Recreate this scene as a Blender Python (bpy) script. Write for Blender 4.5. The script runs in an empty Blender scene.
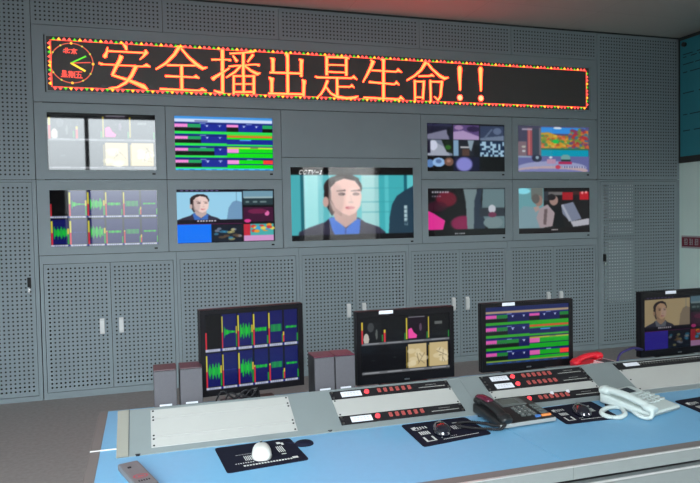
import bpy, bmesh, math, random
import numpy as np
from mathutils import Matrix, Vector
random.seed(5); rng=np.random.default_rng(7)
PI=math.pi
COL=bpy.context.scene.collection

# ------------------------------------------------------------------ helpers
def lin(c):
    c=np.asarray(c,float)/255.0
    return np.where(c<=.04045,c/12.92,((c+.055)/1.055)**2.4)
def L3(r,g,b): return tuple(float(t) for t in lin((r,g,b)))

def mat(name,col,rough=.5,metal=0,spec=.5,emit=None,es=0,noise=0,nscale=20,bump=0,coat=0):
    m=bpy.data.materials.new(name); m.use_nodes=True
    n=m.node_tree.nodes; l=m.node_tree.links; b=n['Principled BSDF']
    b.inputs['Base Color'].default_value=(*col,1); b.inputs['Roughness'].default_value=rough
    b.inputs['Metallic'].default_value=metal; b.inputs['Specular IOR Level'].default_value=spec
    if coat: b.inputs['Coat Weight'].default_value=coat; b.inputs['Coat Roughness'].default_value=.05
    if emit is not None:
        b.inputs['Emission Color'].default_value=(*emit,1); b.inputs['Emission Strength'].default_value=es
    if noise or bump:
        tc=n.new('ShaderNodeTexCoord'); nz=n.new('ShaderNodeTexNoise')
        nz.inputs['Scale'].default_value=nscale; nz.inputs['Detail'].default_value=5
        l.new(tc.outputs['Object'],nz.inputs['Vector'])
        if noise:
            mx=n.new('ShaderNodeMix'); mx.data_type='RGBA'
            mx.inputs[6].default_value=(*[c*(1-noise) for c in col],1)
            mx.inputs[7].default_value=(*[min(1,c*(1+noise)) for c in col],1)
            l.new(nz.outputs['Fac'],mx.inputs[0]); l.new(mx.outputs[2],b.inputs['Base Color'])
        if bump:
            bp=n.new('ShaderNodeBump'); bp.inputs['Strength'].default_value=bump; bp.inputs['Distance'].default_value=.002
            l.new(nz.outputs['Fac'],bp.inputs['Height']); l.new(bp.outputs['Normal'],b.inputs['Normal'])
    return m
def attr_mat(name,strength=1,rough=.06,spec=.5,base=(.004,.004,.005)):
    m=mat(name,base,rough,spec=spec); n=m.node_tree.nodes; l=m.node_tree.links; b=n['Principled BSDF']
    a=n.new('ShaderNodeAttribute'); a.attribute_name='pic'
    l.new(a.outputs['Color'],b.inputs['Emission Color']); b.inputs['Emission Strength'].default_value=strength
    return m

M={}
M['wall_metal']=mat('painted_sheet_metal',(.275,.335,.365),.5,spec=.35,noise=.05,nscale=6)
M['metal_inside']=mat('cabinet_interior',(.035,.04,.042),.7)
M['seam']=mat('dark_seam',(.03,.035,.038),.7)
M['handle']=mat('white_handle',(.8,.82,.82),.35)
M['black']=mat('black_plastic',(.006,.006,.007),.4,spec=.3)
M['blackmatte']=mat('black_matte',(.010,.010,.012),.65,spec=.3)
M['bezel']=mat('monitor_bezel',(.005,.0045,.006),.35,spec=.25)
M['chrome']=mat('chrome',(.7,.7,.7),.25,metal=1)
M['screw']=mat('screw_steel',(.35,.35,.34),.35,metal=1)
M['blue']=mat('blue_laminate',(.158,.385,.60),.42,spec=.45,noise=.04,nscale=60)
M['rim']=mat('taupe_rim',(.16,.145,.14),.45,spec=.4)
M['alu']=mat('aluminium_edge',(.66,.68,.68),.3,metal=.6)
M['deskface']=mat('desk_face_metal',(.20,.225,.225),.45,noise=.05)
M['turret']=mat('turret_metal',(.178,.208,.212),.42,noise=.05,nscale=12)
M['trimbeige']=mat('beige_trim',(.23,.23,.20),.5)
M['blank']=mat('cream_panel',(.37,.375,.36),.5,noise=.02)
M['labelw']=mat('white_label',(.66,.68,.74),.5)
M['red']=mat('red_lamp',(.8,.05,.06),.3,emit=(1,.06,.08),es=.9)
M['reddim']=mat('red_button',(.30,.065,.06),.4,emit=(.5,.06,.05),es=.12)
M['greytext']=mat('grey_print',(.38,.38,.36),.6)
M['whitetext']=mat('white_print',(.62,.64,.62),.6)
M['pad']=mat('mouse_pad_rubber',(.006,.007,.018),.8,spec=.15,noise=.15,nscale=200)
M['mwhite']=mat('white_plastic',(.62,.63,.60),.3)
M['mblack']=mat('glossy_black',(.008,.009,.016),.08,coat=1)
M['phonew']=mat('phone_white',(.46,.53,.52),.4)
M['phonek']=mat('phone_key_white',(.40,.46,.455),.5)
M['phones']=mat('phone_silver',(.26,.28,.28),.35)
M['lcd']=mat('lcd_grey',(.10,.11,.10),.15)
M['lcdd']=mat('lcd_dark',(.04,.05,.06),.12)
M['phoneb']=mat('phone_charcoal',(.013,.014,.015),.3)
M['phoneg']=mat('phone_grey',(.08,.092,.09),.35)
M['maroon']=mat('maroon_gloss',(.085,.012,.03),.25)
M['orange']=mat('orange_key',(.75,.25,.07),.5)
M['bluekey']=mat('blue_key',(.05,.15,.4),.5)
M['spgrey']=mat('speaker_cloth',(.085,.083,.095),.8,noise=.15,nscale=300)
M['spside']=mat('speaker_side',(.012,.010,.012),.4)
M['sptop']=mat('speaker_top',(.10,.018,.04),.35)
M['redphone']=mat('phone_red',(.62,.015,.03),.35)
M['pinkkey']=mat('phone_pink_key',(.75,.5,.52),.5)
M['cableblue']=mat('cable_blue',(.03,.02,.12),.45)
M['remote']=mat('remote_grey',(.14,.14,.15),.45,noise=.1,nscale=40)
M['remred']=mat('remote_red',(.35,.05,.07),.5)
M['sign']=mat('sign_face',(.085,.08,.08),.55,noise=.15,nscale=90)
M['led']=attr_mat('led_emission',18,.6)
M['ledsmall']=attr_mat('led_emission_dim',1.6,.6)
M['screen']=attr_mat('screen_glass',1.0,.025,.5)
M['monitor']=attr_mat('monitor_glass',.9,.18,.4)
M['mint']=mat('mint_wall_paint',(.76,.97,.92),.7,noise=.03,nscale=4)
M['teal']=mat('teal_board',(.035,.27,.34),.45,noise=.08,nscale=5)
M['tealink']=mat('board_ink',(.01,.06,.08),.5)
M['tealpale']=mat('board_pale',(.12,.34,.38),.5)
M['darktrim']=mat('dark_trim',(.03,.035,.035),.5)
M['stripred']=mat('notice_red',(.20,.02,.045),.5)
M['strippale']=mat('notice_pale',(.42,.42,.44),.5)
M['roomwall']=mat('room_wall_paint',(.70,.74,.72),.8,noise=.04,nscale=3)
M['pale']=mat('reflection_pale',(.9,.95,.95),.5)  # pale stand-in for light reflected on the right cupboard door

def mesh_obj(name,verts,faces,m,parent=None,smooth=False):
    me=bpy.data.meshes.new(name); me.from_pydata([tuple(v) for v in verts],[],faces); me.update()
    if m is not None: me.materials.append(M[m] if isinstance(m,str) else m)
    if smooth:
        for p in me.polygons: p.use_smooth=True
    o=bpy.data.objects.new(name,me); COL.objects.link(o)
    if parent: o.parent=parent
    return o
class B:
    """collects bevelled shapes, builds ONE mesh object"""
    def __init__(s): s.v=[]; s.f=[]; s.sm=False
    def add(s,v,f):
        n=len(s.v); s.v+= [tuple(p) for p in v]; s.f+=[tuple(i+n for i in q) for q in f]; return s
    def box(s,x0,x1,y0,y1,z0,z1,bev=0,T=None):
        if bev<=0:
            v=[(x,y,z) for z in (z0,z1) for y in (y0,y1) for x in (x0,x1)]
            f=[(0,2,3,1),(4,5,7,6),(0,1,5,4),(2,6,7,3),(0,4,6,2),(1,3,7,5)]
            if T: v=[T@Vector(p) for p in v]
            return s.add(v,f)
        bm=bmesh.new(); bmesh.ops.create_cube(bm,size=1)
        for q in bm.verts: q.co=Vector(((x0+x1)/2+q.co.x*(x1-x0),(y0+y1)/2+q.co.y*(y1-y0),(z0+z1)/2+q.co.z*(z1-z0)))
        bmesh.ops.bevel(bm,geom=list(bm.edges),offset=bev,segments=2,profile=.6,affect='EDGES')
        bm.verts.index_update()
        v=[(T@q.co if T else q.co.copy()) for q in bm.verts]; f=[tuple(w.index for w in p.verts) for p in bm.faces]; bm.free()
        return s.add(v,f)
    def cyl(s,c,r,h,axis='z',n=20,r2=None):
        r2=r if r2 is None else r2; v=[];f=[]
        for k,(rr,t) in enumerate(((r,0),(r2,h))):
            for i in range(n):
                a=2*PI*i/n; p=(rr*math.cos(a),rr*math.sin(a),t)
                if axis=='y': p=(p[0],p[2],p[1])
                if axis=='x': p=(p[2],p[0],p[1])
                v.append((c[0]+p[0],c[1]+p[1],c[2]+p[2]))
        f=[(i,(i+1)%n,n+(i+1)%n,n+i) for i in range(n)]+[tuple(range(n))[::-1],tuple(range(n,2*n))]
        return s.add(v,f)
    def sweep(s,pts,rad,n=10,sx=1.0):
        P=[Vector(p) for p in pts]; N=len(P)
        rad=rad if hasattr(rad,'__len__') else [rad]*N
        up=Vector((0,0,1)); v=[];f=[]
        for i,p in enumerate(P):
            t=(P[min(i+1,N-1)]-P[max(i-1,0)]).normalized()
            a=t.cross(up); a=a.normalized() if a.length>1e-4 else Vector((1,0,0)); b=a.cross(t)
            for k in range(n):
                w=2*PI*k/n; v.append(p+a*math.cos(w)*rad[i]*sx+b*math.sin(w)*rad[i])
        for i in range(N-1):
            for k in range(n): f.append((i*n+k,i*n+(k+1)%n,(i+1)*n+(k+1)%n,(i+1)*n+k))
        f.append(tuple(range(n))[::-1]); f.append(tuple((N-1)*n+k for k in range(n)))
        return s.add(v,f)
    def prism(s,prof,x0,x1):   # profile in (y,z)
        n=len(prof); v=[(x0,y,z) for y,z in prof]+[(x1,y,z) for y,z in prof]
        f=[tuple(range(n))[::-1],tuple(range(n,2*n))]+[(i,(i+1)%n,n+(i+1)%n,n+i) for i in range(n)]
        return s.add(v,f)
    def dome(s,c,rx,ry,h,n=24,m=8,sq=2.4,nose=0):
        v=[];f=[]
        for j in range(m):
            t=j/(m)*PI/2; k=math.cos(t)**.7; z=math.sin(t)**.9*h
            for i in range(n):
                a=2*PI*i/n; ca,sa=math.cos(a),math.sin(a)
                x=math.copysign(abs(ca)**(2/sq),ca)*rx*k; y=math.copysign(abs(sa)**(2/sq),sa)*ry*k
                x*=1-nose*(y/ry)
                v.append((c[0]+x,c[1]+y,c[2]+z))
        v.append((c[0],c[1],c[2]+h))
        for j in range(m-1):
            for i in range(n): f.append((j*n+i,j*n+(i+1)%n,(j+1)*n+(i+1)%n,(j+1)*n+i))
        for i in range(n): f.append(((m-1)*n+i,(m-1)*n+(i+1)%n,m*n))
        f.append(tuple(range(n))[::-1])
        return s.add(v,f)
    def build(s,name,m,parent=None,smooth=False): 
        return mesh_obj(name,s.v,s.f,m,parent,smooth)
def catmull(P,k=8):
    P=[Vector(p) for p in P]; out=[]
    for i in range(len(P)-1):
        a=P[max(i-1,0)];b=P[i];c=P[i+1];d=P[min(i+2,len(P)-1)]
        for j in range(k):
            t=j/k; out.append(.5*((2*b)+(c-a)*t+(2*a-5*b+4*c-d)*t*t+(3*b-a-3*c+d)*t**3))
    out.append(P[-1]); return out
def thing(name,label,cat,loc=(0,0,0),rz=0,group=None,rx=0):
    o=bpy.data.objects.new(name,None); COL.objects.link(o); o.location=loc; o.rotation_euler=(rx,0,rz)
    o.empty_display_size=.05; return tag(o,label,cat,group)
def tag(o,label,cat,group=None):
    o['label']=label; o['category']=cat
    if group: o['group']=group
    return o
def struct(o): o['kind']='structure'; return o

# ------------------------------------------------------------------ room shell
XL,XR,YB,ZC=-3.86,3.955,-6.65,3.455
def bricked(m,scale,rw,rh,mortar,dark):
    n=m.node_tree.nodes; l=m.node_tree.links; b=n['Principled BSDF']; col=tuple(b.inputs['Base Color'].default_value)
    tc=n.new('ShaderNodeTexCoord'); br=n.new('ShaderNodeTexBrick'); br.offset=0
    br.inputs['Scale'].default_value=scale; br.inputs['Brick Width'].default_value=rw; br.inputs['Row Height'].default_value=rh
    br.inputs['Mortar Size'].default_value=mortar
    br.inputs['Color1'].default_value=col; br.inputs['Color2'].default_value=tuple(c*.96 for c in col[:3])+(1,)
    br.inputs['Mortar'].default_value=tuple(c*dark for c in col[:3])+(1,)
    l.new(tc.outputs['Object'],br.inputs['Vector']); l.new(br.outputs['Color'],b.inputs['Base Color'])
    return m
mfloor=mat('floor_carpet',(.33,.315,.305),.75,spec=.3,noise=.22,nscale=35,bump=.3)
mceil=bricked(mat('ceiling_panels',(.52,.52,.48),.36,spec=.5),1,1.2,.6,.004,.8)
struct(B().box(XL-.2,XR+.2,YB-.2,.8,-.1,0).build('floor',mfloor))
struct(B().box(XL-.2,XR+.2,YB-.2,.8,ZC,ZC+.1).build('ceiling',mceil))
LW=(-6.05,-4.5,.6,2.25)  # opening of the added fill window
lw=B(); lw.box(XL-.2,XL,YB-.2,LW[0],0,ZC); lw.box(XL-.2,XL,LW[1],.8,0,ZC); lw.box(XL-.2,XL,LW[0],LW[1],0,LW[2]); lw.box(XL-.2,XL,LW[0],LW[1],LW[3],ZC)
struct(lw.build('wall_left','roomwall'))
struct(B().box(XR,XR+.2,YB-.2,.8,0,ZC).build('wall_right','mint'))
struct(B().box(XL,XR,.62,.8,0,ZC).build('wall_front','roomwall'))
# back wall with three window openings
wins=[(-3.56,-1.60,.95,3.44),(1.10,2.72,.95,2.70)]
bw=B(); xs=[XL]+[t for w in wins for t in w[:2]]+[XR]
for i in range(0,len(xs),2): bw.box(xs[i],xs[i+1],YB-.2,YB,0,ZC)
for a,b,c,d in wins: bw.box(a,b,YB-.2,YB,0,c); bw.box(a,b,YB-.2,YB,d,ZC)
struct(bw.build('wall_back','roomwall'))
mglass=bpy.data.materials.new('window_glass'); mglass.use_nodes=True
_n=mglass.node_tree.nodes; _l=mglass.node_tree.links; _n.remove(_n['Principled BSDF'])
_t=_n.new('ShaderNodeBsdfTransparent'); _g=_n.new('ShaderNodeBsdfGlossy'); _g.inputs['Roughness'].default_value=.02
_m=_n.new('ShaderNodeMixShader'); _m.inputs[0].default_value=.05
_l.new(_t.outputs[0],_m.inputs[1]); _l.new(_g.outputs[0],_m.inputs[2]); _l.new(_m.outputs[0],_n['Material Output'].inputs[0])
mframe=mat('window_frame_grey',(.12,.13,.13),.5)
for k,(a,b,c,d) in enumerate(wins):
    f=B(); t=.05
    f.box(a,b,YB-.12,YB-.06,c,c+t); f.box(a,b,YB-.12,YB-.06,d-t,d); f.box(a,a+t,YB-.12,YB-.06,c,d); f.box(b-t,b,YB-.12,YB-.06,c,d)
    if k==0: f.box(-2.885,-2.815,YB-.12,YB-.05,c,d)
    else: f.box(1.56,1.67,YB-.12,YB-.05,c,d)
    w=struct(f.build('window_%d'%(k+1),mframe))
    B().box(a+t,b-t,YB-.095,YB-.09,c+t,d-t).build('glass',mglass,w)
f=B(); a,b,c,d=LW; t=.05; X0_,X1_=XL-.12,XL-.06
f.box(X0_,X1_,a,b,c,c+t); f.box(X0_,X1_,a,b,d-t,d); f.box(X0_,X1_,a,a+t,c,d); f.box(X0_,X1_,b-t,b,c,d); f.box(X0_,X1_,(a+b)/2-.03,(a+b)/2+.03,c,d)
w=struct(f.build('window_3',mframe)); B().box(XL-.095,XL-.09,a+t,b-t,c+t,d-t).build('glass',mglass,w)  # unseen window, added as fill light for the right wall and desk
# sheer blinds: one tempers the added fill window, one covers the second window
mblind=bpy.data.materials.new('blind_fabric'); mblind.use_nodes=True
_n=mblind.node_tree.nodes; _l=mblind.node_tree.links
_b=_n['Principled BSDF']; _b.inputs['Base Color'].default_value=(.5,.48,.46,1); _b.inputs['Roughness'].default_value=.9
_t=_n.new('ShaderNodeBsdfTransparent'); _t.inputs['Color'].default_value=(.9,.88,.85,1); _m=_n.new('ShaderNodeMixShader'); _m.inputs[0].default_value=.25
_l.new(_t.outputs[0],_m.inputs[1]); _l.new(_b.outputs[0],_m.inputs[2]); _l.new(_m.outputs[0],_n['Material Output'].inputs[0])
bl=thing('window_blind','sheer grey roller blind tempering the added fill window in the left wall','blind',(XL+.03,-5.275,2.35))
B().box(-.004,.004,-.80,.80,-1.80,-.03).build('fabric',mblind,bl); B().cyl((0,-.82,0),.03,1.64,'y').build('roller','darktrim',bl,True)
bl=thing('window_blind','sheer grey roller blind hanging over the window behind the desk','blind',(1.91,YB+.03,2.80))
B().box(-.84,.84,-.004,.004,-1.95,-.03).build('fabric',mblind,bl); B().cyl((-.85,0,0),.03,1.7,'x').build('roller','darktrim',bl,True)
# trims
struct(B().box(XL,XR,-.012,.0,ZC-.014,ZC).build('trim_1','darktrim'))
struct(B().box(XR-.014,XR,YB,-.012,ZC-.03,ZC).build('trim_2','darktrim'))

# ------------------------------------------------------------------ display wall
def perf_grid(b,x0,x1,z0,z1,y,pitch=.0348,r=.0084,mx=.022):
    """sheet with real round holes between x0..x1, z0..z1 at depth y"""
    nx=max(1,int((x1-x0-2*mx)/pitch+.25)); nz=max(1,int((z1-z0-2*mx)/pitch+.25))
    px=pitch; gx=(x0+x1)/2-nx*px/2; gz=(z0+z1)/2-nz*px/2
    V=[];F=[]; vid={}
    def vv(i,j):
        if (i,j) not in vid: vid[(i,j)]=len(V); V.append((gx+i*px,y,gz+j*px))
        return vid[(i,j)]
    for j in range(nz):
        for i in range(nx):
            c=(gx+(i+.5)*px,gz+(j+.5)*px)
            k=[vv(i,j),vv(i+1,j),vv(i+1,j+1),vv(i,j+1)]
            h=[]
            for q in range(8):
                a=-PI*7/8+q*PI/4; h.append(len(V)); V.append((c[0]+r*math.cos(a),y,c[1]+r*math.sin(a)))
            # h0,h1 bottom side ; h2,h3 right ; h4,h5 top ; h6,h7 left   (angles -157,-112,-67,-22,22,67,112,157)
            bl_,br_,tr_,tl_=k
            F+=[(bl_,br_,h[2],h[1]),(br_,tr_,h[4],h[3]),(tr_,tl_,h[6],h[5]),(tl_,bl_,h[0],h[7]),
                (bl_,h[1],h[0]),(br_,h[3],h[2]),(tr_,h[5],h[4]),(tl_,h[7],h[6])]
    b.add(V,F)
    X0,X1,Z0,Z1=gx,gx+nx*px,gz,gz+nz*px
    for (a,c,d,e) in ((x0,x1,z0,Z0),(x0,x1,Z1,z1),(x0,X0,Z0,Z1),(X1,x1,Z0,Z1)):
        b.add([(a,y,d),(c,y,d),(c,y,e),(a,y,e)],[(0,1,2,3)])
def perf_panel(name,x0,x1,z0,z1,parent=None,y=0,ox=0,oz=0,depth=.022):
    b=B(); perf_grid(b,x0-ox,x1-ox,z0-oz,z1-oz,y)
    a,c,d,e=x0-ox,x1-ox,z0-oz,z1-oz
    b.add([(a,y,d),(c,y,d),(c,y,e),(a,y,e),(a,y+depth,d),(c,y+depth,d),(c,y+depth,e),(a,y+depth,e)],
          [(0,4,5,1),(1,5,6,2),(2,6,7,3),(3,7,4,0)])
    return b.build(name,'wall_metal',parent)
def ring(b,x0,x1,z0,z1,a0,a1,c0,c1,y0,y1):
    if a0>x0: b.box(x0,a0,y0,y1,z0,z1)
    if a1<x1: b.box(a1,x1,y0,y1,z0,z1)
    if c0>z0: b.box(a0,a1,y0,y1,z0,c0)
    if c1<z1: b.box(a0,a1,y0,y1,c1,z1)
G=.0025
MX=[-2.738,-1.683,-.650,.757,1.786,2.842]
# dark backing behind all seams: the carcass of the display wall
ca=B(); ca.box(MX[0],MX[-1],.5,.52,0,ZC)
struct(ca.build('trim_3','metal_inside'))
# top perforated strip
nm=['above the clock end of the red message sign','above the start of the red message sign','above the middle of the red message sign','above the exclamation marks of the red message sign','above the right end of the sign']
for k in range(5):
    t=thing('perforated_panel','grey perforated metal panel under the ceiling, '+nm[k],'wall panel',((MX[k]+MX[k+1])/2,0,3.15),group='perforated panels along the ceiling')
    cx=(MX[k]+MX[k+1])/2
    perf_panel('sheet',MX[k]+G,MX[k+1]-G,3.15+G,ZC-.014,t,ox=cx,oz=3.15)
    B().box(MX[k]-cx,MX[k+1]-cx,.03,.04,0,.29).build('backing','metal_inside',t)
# sign mounting panel
sg=B(); ring(sg,MX[0]+G,MX[-1]-G,2.512,3.148,-2.645,2.755,2.593,3.072,0,.02)
tag(sg.build('sign_surround','wall_metal'),'long plain grey metal panel framing the red message sign','wall panel')
# display module plates
LOW=1.222; MID=1.862; TOP=2.508
rects=dict(a=(-2.640,-1.770),b=(-1.606,-.728),c=(-.569,.668),d=(.825,1.699),e=(1.858,2.738))
RZ=[(2.426,1.944),(1.773,1.292)]
desc_mod={('a',0):'white washed-out display in the top left corner',('b',0):'green and navy schedule display',('d',0):'nine-tile surveillance display',('e',0):'autumn landscape studio display',
 ('a',1):'grey waveform display at the left end',('b',1):'display of a woman beside small channel tiles',('d',1):'dark display with a pink shape',('e',1):'display of two seated people and a laptop'}
def module(k,row):
    i='abcde'.index(k); x0,x1=MX[i]+G,MX[i+1]-G
    a,c=rects[k]
    if k=='c': z0,z1,r1,r0=LOW+G,2.066,1.979,1.283
    else:
        z0,z1=((MID+G,TOP-G),(LOW+G,MID-G))[row]; r1,r0=RZ[row]
    cx=(x0+x1)/2
    b=B(); ring(b,x0-cx,x1-cx,0,z1-z0,a-cx,c-cx,r0-z0,r1-z0,0,.02)
    o=b.build('display_surround','wall_metal'); o.location=(cx,0,z0)
    if k=='c': tag(o,'large grey metal plate framing the central news display','wall panel')
    else:
        tag(o,'grey metal plate framing the '+desc_mod[(k,row)],'wall panel','display surround plates')
    B().box(c-cx-.035,c-cx-.008,-.0015,.0,r0-z0-.04,r0-z0-.026).build('badge','black',o)
    return a,c,r0,r1
# blank plates: over the central display
o=B().box(MX[2]+G,MX[3]-G,0,.02,2.066+2*G,TOP-G).build('blank_plate','wall_metal'); tag(o,'blank grey metal plate between the sign and the central news display','wall panel')

# ------------------------------------------------------------------ pictures on the screens
class Pic:
    def __init__(s,W,H,x0,y0,w,h,bg=(0,0,0)):
        s.W,s.H=W,H; s.a=np.zeros((H,W,3)); s.a[:]=bg
        yy,xx=np.mgrid[0:H,0:W]; s.X=x0+(xx+0.0)/(W-1)*w; s.Y=y0+yy/(H-1)*h
        s.x0,s.y0,s.w,s.h=x0,y0,w,h
    def put(s,m,c,al=1.0):
        m=m.astype(float)*al; s.a=s.a*(1-m[...,None])+np.array(c,float)*m[...,None]
    def rect(s,x0,y0,x1,y1,c,al=1): s.put((s.X>=x0)&(s.X<x1)&(s.Y>=y0)&(s.Y<y1),c,al)
    def ell(s,cx,cy,rx,ry,c,al=1,soft=0):
        d=((s.X-cx)/rx)**2+((s.Y-cy)/ry)**2
        s.put(np.clip((1+soft-d)/(soft+1e-6),0,1) if soft else d<1,c,al)
    def poly(s,P,c,al=1):
        m=np.zeros(s.X.shape,bool); n=len(P)
        for i in range(n):
            (x1,y1),(x2,y2)=P[i],P[(i+1)%n]
            if y1==y2: continue
            cnd=((y1>s.Y)!=(y2>s.Y))&(s.X<(x2-x1)*(s.Y-y1)/(y2-y1)+x1); m^=cnd
        s.put(m,c,al)
    def line(s,x1,y1,x2,y2,w,c,al=1):
        dx,dy=x2-x1,y2-y1; t=np.clip(((s.X-x1)*dx+(s.Y-y1)*dy)/(dx*dx+dy*dy+1e-9),0,1)
        s.put(np.hypot(s.X-x1-t*dx,s.Y-y1-t*dy)<w/2,c,al)
    def blur(s,n=1):
        for _ in range(n):
            p=np.pad(s.a,((1,1),(1,1),(0,0)),'edge')
            s.a=(p[1:-1,1:-1]*4+p[:-2,1:-1]*2+p[2:,1:-1]*2+p[1:-1,:-2]*2+p[1:-1,2:]*2+p[:-2,:-2]+p[2:,2:]+p[:-2,2:]+p[2:,:-2])/16
        return s
    def noise(s,amp): s.a=np.clip(s.a+rng.normal(0,amp,s.a.shape),0,255)
_pm={}
def pic_mesh(name,pic,w,h,m,parent,loc,gain=1.0):
    """a lit screen face: vertex grid in XZ, centred in x, bottom at z=0, facing -Y"""
    W,H=pic.W,pic.H
    xs=np.linspace(-w/2,w/2,W); zs=np.linspace(h,0,H)
    V=np.zeros((H,W,3)); V[...,0]=xs[None]; V[...,2]=zs[:,None]
    idx=np.arange(W*H).reshape(H,W)
    Fq=np.stack([idx[1:,:-1],idx[1:,1:],idx[:-1,1:],idx[:-1,:-1]],-1).reshape(-1,4)
    me=bpy.data.meshes.new(name); me.vertices.add(W*H); me.vertices.foreach_set('co',V.reshape(-1).astype(np.float32))
    nf=len(Fq); me.loops.add(nf*4); me.loops.foreach_set('vertex_index',Fq.reshape(-1).astype(np.int32))
    me.polygons.add(nf); me.polygons.foreach_set('loop_start',np.arange(0,nf*4,4,dtype=np.int32)); me.polygons.foreach_set('loop_total',np.full(nf,4,dtype=np.int32))
    me.update(); me.validate()
    ca=me.color_attributes.new('pic','FLOAT_COLOR','POINT')
    c=np.ones((H*W,4),np.float32); c[:,:3]=(lin(np.clip(pic.a,0,255))*gain).reshape(-1,3); ca.data.foreach_set('color',c.reshape(-1))
    me.materials.append(M[m]); o=bpy.data.objects.new(name,me); COL.objects.link(o); o.parent=parent; o.location=loc
    return o

def wave_pic(W,H):
    p=Pic(W,H,0,0,6,2,(4,6,18))
    for r in range(2):
        for c in range(6):
            bg=(14,18,92) if (r,c)!=(0,0) else (6,6,6)
            p.rect(c+.06,r+.03,c+.95,r+.90,bg)
            if (r,c)!=(0,0):
                # waveform
                amp={(0,1):.16,(0,2):.24,(0,3):.06,(0,4):.10,(0,5):.035,(1,0):.24,(1,1):.008,(1,2):.26,(1,3):.05,(1,4):.08,(1,5):.035}[(r,c)]
                n=60; ph=rng.random()*9
                for i in range(n):
                    x=c+.16+.72*i/n; e=amp*(.35+.65*abs(math.sin(i*.21+ph)))*(.55+.45*rng.random())
                    if c in(3,5): e=amp*(.6+.4*rng.random())
                    if c==4: e=amp
                    if (r,c)==(0,1): e=amp*math.exp(-i/16)*(.5+.5*rng.random())+.02
                    yc=r+.50
                    col=(20,200,50) if c!=4 else (20,150,70)
                    if (r,c)==(1,1): col=(60,70,170)
                    p.rect(x,yc-e,x+.74/n+.004,yc+e,col,.8)
            lv={(0,0):.4,(0,5):.3}.get((r,c),.0)
            if (r,c) in((0,0),):
                p.rect(c+.02,r+.48,c+.10,r+.92,(215,45,60))
            elif c==5: p.rect(c-.02,r+.62,c+.06,r+.9,(225,190,60)); p.rect(c-.02,r+.72,c+.06,r+.9,(215,45,60))
            else:
                tp=.08 if c<3 or r==0 else .45
                p.rect(c+.02,r+tp,c+.11,r+.5,(215,205,60)); p.rect(c+.02,r+.5,c+.11,r+.92,(215,45,60))
            if c in(0,1,2,3,4,5) and (r,c) not in((0,0),(1,1)):
                p.rect(c+.90,r+.55 if c<3 else r+.68,c+.99,r+.9,(30,150,50))
            if (r,c) in ((0,1),(1,0),(0,2),(1,2)): p.rect(c+.90,r+.36,c+.99,r+.56,(215,190,50))
        p.rect(0,r+.92,6,r+.985,(190,195,215))
        for c in range(6):
            p.rect(c+.92,r+.92,c+1.06,r+.985,(30,40,120))
            for q in range(5): p.rect(c+.2+q*.12,r+.935,c+.26+q*.12,r+.97,(120,130,170))
    return p.blur(1)
def sched_pic(W,H,dim=False):
    p=Pic(W,H,0,0,1,1,(20,38,150) if not dim else (14,20,80))
    navy=(20,38,150) if not dim else (16,22,80); grn=(30,165,95) if not dim else (25,125,50); gl=(40,225,80) if not dim else (45,160,35)
    br=(5,222,12) if not dim else (15,165,30)
    if dim:
        p.rect(0,0,1,.07,(28,38,90)); p.rect(0,.075,1,.13,(165,145,115))
    else:
        p.rect(0,0,1,.045,(70,150,225)); p.rect(0,.045,1,.105,(205,222,248)); p.rect(.2,.075,.33,.1,(110,120,170))
        p.rect(0,.105,1,.12,(40,60,150))
    for k in range(4):
        v=.12+.22*k
        p.rect(0,v,1,v+.022,(18,30,110)); p.rect(.25,v+.004,.31,v+.02,(120,140,200)); p.rect(.72,v+.004,.78,v+.02,(120,140,200))
        p.rect(0,v+.022,.13,v+.085,(245,140,215) if not dim else (215,85,170)); p.rect(.13,v+.022,.26 if k!=2 else .39,v+.085,grn)
        p.rect(0,v+.085,.26 if k!=2 else .39,v+.155,(8,14,12)); p.rect(0,v+.155,.52,v+.2,gl); 
        for q in range(9): p.rect(.02+q*.026,v+.075,.035+q*.026,v+.092,(60,90,90))
        for q in (.32,.45) if k!=2 else (.45,):
            p.rect(q-.02,v+.035,q+.02,v+.045,(160,175,225)); p.rect(q-.007,v+.045,q+.007,v+.07,(200,210,240))
        if k==0:
            p.rect(.52,v+.022,.64,v+.07,(245,140,215) if not dim else (215,85,170)); p.rect(.52,v+.07,.64,v+.155,(8,14,12))
            p.rect(.89,v+.022,1,v+.085,grn); p.rect(.89,v+.085,1,v+.155,(8,14,12)); p.rect(.52,v+.155,1,v+.2,gl)
            for q in (.7,.83): p.rect(q-.02,v+.035,q+.02,v+.045,(160,175,225)); p.rect(q-.007,v+.045,q+.007,v+.07,(200,210,240))
        if k==1:
            p.rect(.52,v-.02,1,v+.005,br if dim else (120,190,40)); p.rect(.52,v+.005,1,v+.045,(225,110,45) if not dim else (185,85,35)); p.rect(.52,v+.045,1,v+.075,br); 
            p.rect(.65,v+.08,.77,v+.1,(60,160,230)); p.rect(.52,v+.17,1,v+.2,gl)
        if k==2:
            p.rect(.52,v,1,v+.03,(190,225,60) if not dim else (160,165,40)); p.rect(.52,v+.03,.64,v+.11,(245,150,220) if not dim else (215,95,170)); p.rect(.64,v+.03,1,v+.11,br); p.rect(.52,v+.12,1,v+.2,br)
            p.rect(.76,v+.01,.84,v+.02,(90,110,60))
        if k==3:
            p.rect(.52,v+.025,.64,v+.1,(245,150,220) if not dim else (215,95,170)); p.rect(.64,v+.025,.89,v+.1,br); p.rect(.89,v+.025,1,v+.1,(245,60,50)); p.rect(.52,v+.115,1,v+.2,br)
    p.rect(0,.965,1,1,(70,200,235) if not dim else (35,60,95))
    if dim: p.rect(0,.94,1,.965,(130,150,60))
    for q in range(9): p.rect(.03+q*.11,.975,.08+q*.11,.99,(40,90,160))
    return p.blur(1)
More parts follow.
